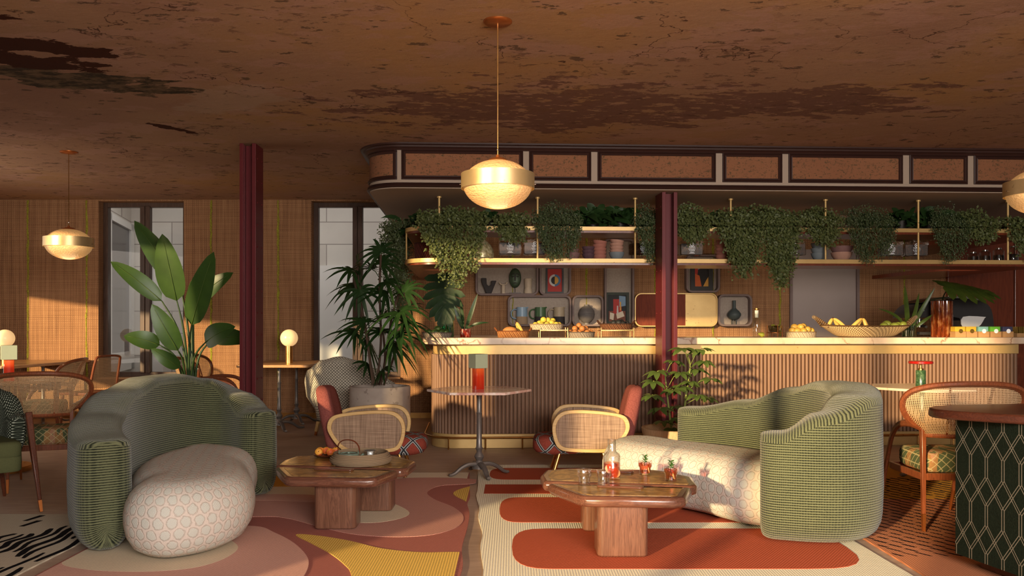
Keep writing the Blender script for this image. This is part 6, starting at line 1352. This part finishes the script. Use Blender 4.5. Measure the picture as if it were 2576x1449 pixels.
t = thing('water_bottle', 'clear bottle with brass cap standing on the bar by the right niche', 'bottle', ct(1903.5, .25), BTH); obj('glass_body', MB().lathe([(0, 0), (.039, 0), (.041, .006), (.040, .165), (.034, .19), (.02, .21), (.018, .275)], n=24), MT['bottle'], t); obj('paper_label', MB().lathe([(.0185, .20), (.0195, .275)], n=20), MT['napkin'], t); obj('brass_cap', MB().lathe([(.022, .275), (.024, .28), (.024, .294), (.02, .297), (0, .297)], n=20), MT['brass'], t)
fruit('green_pear', 'green pear lying on the bar beside the bottle', 'pear', Vector(ct(1916, .12, CT + .0275)), .026, 'pear', None, (1, 1, 1), (0, R(-75), 0))
t = thing('glass_fruit_bowl', 'smoky glass bowl of pears in a copper wire stand', 'bowl', ct(1949, .2), BTH); obj('glass_bowl', MB().lathe([(.0, .04), (.03, .042), (.06, .065), (.072, .10), (.074, .118), (.071, .118), (.068, .10), (.055, .07), (.0, .05)], n=28), MT['olivebowl'], t)
for x, y in ((-.08, 0), (0, -.08), (.08, 0), (0, .08)): obj('stand_leg', MB().tube([(x, y, 0), (x, y, .12)], .0036, 6), MT['copper'], t)
obj('stand_ring', MB().tube([(.08 * math.cos(2 * PI * k / 24), .08 * math.sin(2 * PI * k / 24), .045) for k in range(24)], .003, 6, closed=True), MT['copper'], t)
for i, (x, y, z, rr_) in enumerate(((-.028, -.015, .092, (0, R(-10), 0)), (.026, -.01, .092, (R(15), R(12), 0)), (0, .03, .095, (R(-10), 0, 0)))): fruit('yellow_pear', ('left', 'right', 'rear')[i] + ' pear in the smoky glass bowl', 'pear', Vector(ct(1949, .2)) + Vector((x, y, z)), .025, 'pear', 'pears in the bowl', (1, 1, 1), rr_)
tray('rope_tray', 'pale rope tray of mangoes on the bar', 2015, .22, .155, .12, .052, 'rope', 1.02)
heap('mango', 'yellow mango', 'mango', 'in the pale rope tray', 2015, .22, CT + .016, .037, 'mango', [(-.10, -.02, .05), (-.055, .03, .085), (-.06, -.06, .045), (-.01, -.01, .085), (0, -.065, .045), (.04, .04, .09), (.06, -.03, .06), (.105, .0, .045)], 'mangoes in the tray', (1.12, .9, .95), .6)
# long plaited basket
o = Vector(ct(2177, .16)); t = thing('long_plaited_basket', 'long boat shaped seagrass basket with twisted loop handles on the bar', 'basket', o, BTH); m = MB(); rows = []; uvs = []
for q in range(9):
    f = q / 8; z = .004 + .104 * f; row, uv = [], []
    for k in range(64):
        an = 2 * PI * k / 64; c, s = math.cos(an), math.sin(an); lx = .27 + .17 * f ** .8 + .02 * f; ly = .09 + .06 * f
        row.append((lx * (abs(c) ** .85) * (1 if c > 0 else -1), ly * s, z + .012 * abs(c) ** 4 * f)); uv.append((k / 64 * 2.2, f * .16))
    rows.append(row); uvs.append(uv)
m.grid(rows, cu=True, uvs=uvs); m.add(rows[0], [tuple(range(63, -1, -1))]); obj('plaited_wall', m, MT['seagrass'], t, solid=.008, angle=180)
obj('rolled_rim', MB().tube([Vector(p) + Vector((0, 0, .004)) for p in rows[-1]], .009, 6, closed=True), MT['seagrass'], t)
for s in (-1, 1):
    pts = cat_rom([(s * .40, -.055, .105), (s * .47, -.04, .16), (s * .52, 0, .20), (s * .535, .01, .205), (s * .50, .03, .185), (s * .43, .05, .11)], 5, closed=False); h = obj('handle', MB().tube(pts, .0145, 8), MT['seagrass'], t)
    m = MB(); pts = [Vector(p) for p in pts]
    for i in range(1, len(pts) - 1): d = (pts[i + 1] - pts[i - 1]).normalized(); a = d.orthogonal().normalized(); b = d.cross(a); m.tube([pts[i] + (a * math.cos(2 * PI * k / 8) + b * math.sin(2 * PI * k / 8)) * .0155 + d * .004 * math.sin(2 * PI * k / 8) for k in range(8)], .003, 4, closed=True)
    obj('rope_wrap', m, MT['rope'], h)
bunch('banana bunch at the left end of the long basket', ct(2095, .16, CT + .02), BTH, [((-.07, -.02, -.075), 1, 0), ((.13, -.03, -.085), 1, 0), ((-.04, .02, -.10), 1, 0), ((.09, .03, -.09), 1, 0)], (0, 0, .165))
bunch('banana bunch in the middle of the long basket', ct(2170, .16, CT + .02), BTH, [((-.15, -.02, -.09), 1, 0), ((.035, -.03, -.11), 1, 0), ((.06, 0, -.09), 1, 0), ((-.06, .03, -.10), 1, 0)], (0, 0, .165))
heap('green_mango', 'green mango', 'mango', 'in the long basket', 2250, .16, CT + .065, .040, 'greenfruit', [(-.12, -.02, .05), (-.06, .03, .07), (-.02, -.04, .05), (.045, .02, .055), (.088, -.01, .062)], 'green mangoes', (1.2, .9, .9), .6)
# coffee machine
o = Vector(ct(2372, .66)); t = thing('espresso_machine', 'black and steel espresso machine on the bar behind the amber vase', 'coffee machine', o, BTH)
P = rrect(-.44, .30, .40, .40, .04, 4); body = cat_rom([(.10, .02), (.43, .02), (.445, .10), (.43, .24), (.39, .33), (.30, .385), (.1, .40), (-.15, .39), (-.33, .355), (-.43, .28), (-.455, .21), (-.40, .20), (.06, .20)], 5)
obj('casing', MB().prism([(x, z) for x, z in body], -.2, .2, M=Matrix.Rotation(R(90), 4, 'X')), MT['blackplastic'], t, bevel=.008)
obj('steel_lid', MB().prism([(x, z) for x, z in cat_rom([(.33, .38), (.2, .425), (.0, .43), (-.2, .41), (-.34, .362), (-.1, .405), (.15, .407)], 4)], -.18, .18, M=Matrix.Rotation(R(90), 4, 'X')), MT['steel'], t)
obj('side_badge', MB().prism([(x, z) for x, z in cat_rom([(.10, .10), (.26, .10), (.335, .195), (.33, .212), (.10, .212)], 3)], .201, .209, M=Matrix.Rotation(R(90), 4, 'X')), MT['white'], t)
obj('base_tray', MB().box((-.15, 0, .035), (.56, .38, .03)), MT['blackplastic'], t, bevel=.006)
for x in (-.33, -.1):
    g_ = obj('brew_group', MB().lathe([(.0, .10), (.034, .10), (.036, .13), (.03, .195), (0, .195)], (x, -.12, 0), 18), MT['steel'], t); obj('portafilter_handle', MB().tube([(x, -.13, .12), (x + .01, -.24, .105)], [.012, .015], 8), MT['blackplastic'], g_)
for x in (-.35, -.22, -.09): obj('display', MB().box((x, -.203, .285), (.055, .006, .026)), MT['screen'], t)
obj('steam_wand', MB().tube(cat_rom([(-.42, -.19, .22), (-.43, -.23, .15), (-.42, -.24, .07)], 4, closed=False), .006, 6), MT['steel'], t)
for i, (px, c1, nm) in enumerate(((2410, 'tyellow', 'yellow'), (2438, 'tyellow', 'second yellow'), (2468, 'tteal', 'teal'), (2498, 'tgreen', 'green'), (2529, 'tnavy', 'navy'))):
    t = thing('tea_box', f'kraft tea box with {nm} top on the bar' + (' at the end of the row' if i == 4 else ' beside the amber vase' if i == 0 else ''), 'tea box', ct(px, .12), BTH, 'tea boxes on the bar'); obj('kraft_tray', MB().box((0, 0, .029), (.112, .10, .058)), MT['kraft'], t, bevel=.002); obj('coloured_top', MB().box((0, .004, .083), (.104, .088, .050)), MT[c1], t, bevel=.003)
    m = MB(); m.lathe([(0, 0), (.022, 0), (.022, .001), (0, .001)], n=20); o_ = obj('round_emblem', m, MT['print' if i > 1 else 'tgold'], t, loc=(0.0, -.0515, .062)); o_.rotation_euler = (R(90), 0, 0)
t = thing('sachet_tray', 'open kraft tray packed with gold sachets at the right end of the bar', 'tray', ct(2566, .16), BTH); obj('open_tray', MB().box((0, 0, .02), (.15, .13, .04)), MT['kraft'], t, bevel=.003)
m = MB()
for k in range(14): m.box((-.066 + k * .0102, 0, .074), (.005, .10, .066), R(rnd.uniform(-4, 4)))
obj('sachets', m, MT['tgold'], t, smooth=False)

# ------------------------------------------------------------------ on the coffee tables
def tp(px, py, z=TZ): p = fl(px, py, z); return (p[0], p[1], z)
TY = TZ + .0003
p = tp(908, 1164, TY); t = thing('woven_tray', 'round woven rope tray holding the teapot on the left coffee table', 'tray', p); m = MB()
for k in range(7): m.tube([((.178 + .012 * math.sin(k * .8)) * math.cos(2 * PI * i / 48), (.178 + .012 * math.sin(k * .8)) * math.sin(2 * PI * i / 48), 0.0072 + .0095 * k) for i in range(48)], .0065, 6, closed=True)
o_ = obj('rope_wall', m, MT['rope'], t); obj('tray_floor', MB().lathe([(0, .001), (.178, .001), (.178, .008), (0, .008)], n=40), MT['rope'], t)
m = MB(); q = [(-.04, -.13), (.15, -.05), (.12, .06), (-.05, .02)]; m.prism(q, .0085, .0095); tag(obj('pale_napkin', m, MT['napkin'], loc=p, smooth=False), 'pale folded napkin lying in the woven rope tray', 'napkin')
pt_ = tp(877, 1163, TY + .0105); t = thing('teapot', 'sage green squat teapot with a leather hoop handle in the tray', 'teapot', pt_, R(-6)); obj('pot_body', MB().lathe([(0, 0), (.058, 0), (.064, .005), (.065, .052), (.062, .058), (.052, .058), (.05, .05), (0, .05)], n=36), MT['tealpot'], t)
obj('lid', MB().lathe([(.05, .052), (.03, .056), (.012, .058), (.010, .066), (0, .068)], n=24), MT['tealpot'], t); obj('spout', MB().tube([(.056, 0, .022), (.078, 0, .034), (.096, 0, .056)], [.017, .012, .007], 10), MT['tealpot'], t)
for s in (-1, 1): obj('handle_lug', MB().tube([(s * .060, 0, .055), (s * .066, 0, .075)], .005, 6), MT['tealpot'], t)
obj('hoop_handle', MB().tube(cat_rom([(-.066, 0, .066), (-.066, 0, .11), (-.04, 0, .135), (0, 0, .141), (.04, 0, .13), (.065, 0, .10), (.07, 0, .066)], 5, closed=False), .0035, 8, ry=.009, up=(0, 0, 1)), MT['leather'], t)
ps = tp(931, 1160, TY + .0105); t = thing('wooden_saucer', 'round wooden saucer under the glass tea cup', 'saucer', ps); obj('saucer_dish', MB().lathe([(0, 0), (.045, 0), (.066, .009), (.068, .012), (.04, .007), (0, .006)], n=32), MT['leather'], t)
t = thing('glass_tea_cup', 'double walled glass cup standing on the wooden saucer', 'cup', (ps[0], ps[1], ps[2] + .0075)); obj('glass_outer', MB().lathe([(0, 0), (.036, 0), (.044, .012), (.044, .045), (.038, .062)], n=28), MT['glass'], t); obj('inner_well', MB().lathe([(0, .01), (.018, .012), (.02, .055), (.036, .062)], n=20), MT['napkin'], t)
pb = tp(822, 1149, TY); t = thing('wooden_fruit_plate', 'dark round wooden plate of apricots on the left coffee table', 'plate', pb); obj('plate_dish', MB().lathe([(0, 0), (.06, 0), (.085, .012), (.09, .02), (.082, .02), (.06, .01), (0, .009)], n=32), MT['darkwood'], t)
for i, (dx, dy, dz, nm) in enumerate(((-.045, -.035, .0, 'nearest the table edge'), (-.01, .03, 0, 'at the back of the plate'), (.03, -.03, 0, 'beside the teapot'), (.055, .025, .0, 'partly behind the teapot'), (-.05, .025, 0, 'at the left rim'))):
    t = thing('apricot', 'ripe orange apricot on the wooden plate, ' + nm, 'apricot', (pb[0] + dx, pb[1] + dy, pb[2] + .036), rnd.uniform(0, 6), 'apricots on the plate'); t.rotation_euler = (R(70) if i == 0 else rnd.uniform(-.6, .6), 0, rnd.uniform(-.3, .3)); obj('flesh', MB().lathe([(0, -.025), (.015, -.0235), (.0255, -.01), (.0265, .003), (.021, .017), (.009, .0235), (0, .021)], n=20), MT['apricot'], t); obj('stem_end', MB().tube([(0, 0, .019), (0, 0, .025)], .003, 6), MT['stem'], t)
GL = [(0, 0), (.033, 0), (.0345, .004), (.033, .034), (.0335, .038), (.040, .046), (.0405, .08), (.0385, .08), (.038, .048), (.0315, .038), (.0305, .008), (0, .008)]
def glass(label, px, py, drink=False):
    t = thing('stacking_glass', label, 'glass', tp(px, py, TY), rnd.uniform(0, 3), 'glasses on the right coffee table'); obj('glass_wall', MB().lathe(GL, n=28), MT['glass'], t)
    if drink:
        obj('drink', MB().lathe([(0, .0085), (.0295, .009), (.0305, .038), (.037, .049), (.037, .064), (0, .064)], n=24), MT['drink'], t)
        for k in range(3): a = 2.1 * k + .5; obj('ice_cube', MB().box((.016 * math.cos(a), .016 * math.sin(a), .058 + .003 * k), (.02, .02, .02), a), MT['ice'], t, bevel=.003)
        s_ = MB(); s_.lathe([(0, 0), (.024, 0), (.024, .004), (0, .004)], n=20); o_ = obj('citrus_slice', s_, MT['citrus'], t, loc=(.0, -.022, .034)); o_.rotation_euler = (R(80), 0, .4)
        m = MB(); m.tube([(0, .005, .05), (.004, 0, .105)], .0016, 5)
        for k in range(16): a = k * 2.4; z = .068 + .0028 * k; dr = Vector((math.cos(a), math.sin(a), .45)); m.blade((.003, .002, z), Vector((.003, .002, z)) + dr * .022, .014, (0, -.3, 1), .1, 4, .1)
        obj('mint_sprig', m, MT['mint'], t, angle=180)
glass('empty clear stacking glass, left one of the two on the near slab', 1470, 1217); glass('empty clear stacking glass in front of the carafe', 1519, 1219)
glass('pink iced drink with mint, nearer to the carafe', 1623, 1193, True); glass('pink iced drink with mint near the sofa seat', 1688, 1209, True)
t = thing('drinks_carafe', 'clear carafe half full of pink iced drink on the right coffee table', 'carafe', tp(1539, 1203, TY)); obj('glass_wall', MB().lathe([(0, 0), (.046, 0), (.0485, .005), (.0485, .128), (.044, .138), (.026, .152), (.0235, .158), (.0235, .222), (.022, .222), (.022, .158), (.0465, .126), (.046, .008), (0, .008)], n=36), MT['glass'], t); obj('drink', MB().lathe([(0, .0085), (.0452, .009), (.0452, .088), (0, .088)], n=32), MT['drink'], t)
for k in range(5): a = 1.3 * k; obj('ice_cube', MB().box((.024 * math.cos(a), .024 * math.sin(a), .03 + .013 * k), (.022, .022, .022), a), MT['ice'], t, bevel=.003)
for k, (x, z, r_) in enumerate(((.018, .035, .3), (-.016, .06, -.5))): s_ = MB(); s_.lathe([(0, 0), (.026, 0), (.026, .004), (0, .004)], n=20); o_ = obj('citrus_slice', s_, MT['citrus'], t, loc=(x, -.030, z)); o_.rotation_euler = (R(75), r_, .2)
bpy.context.view_layer.update()
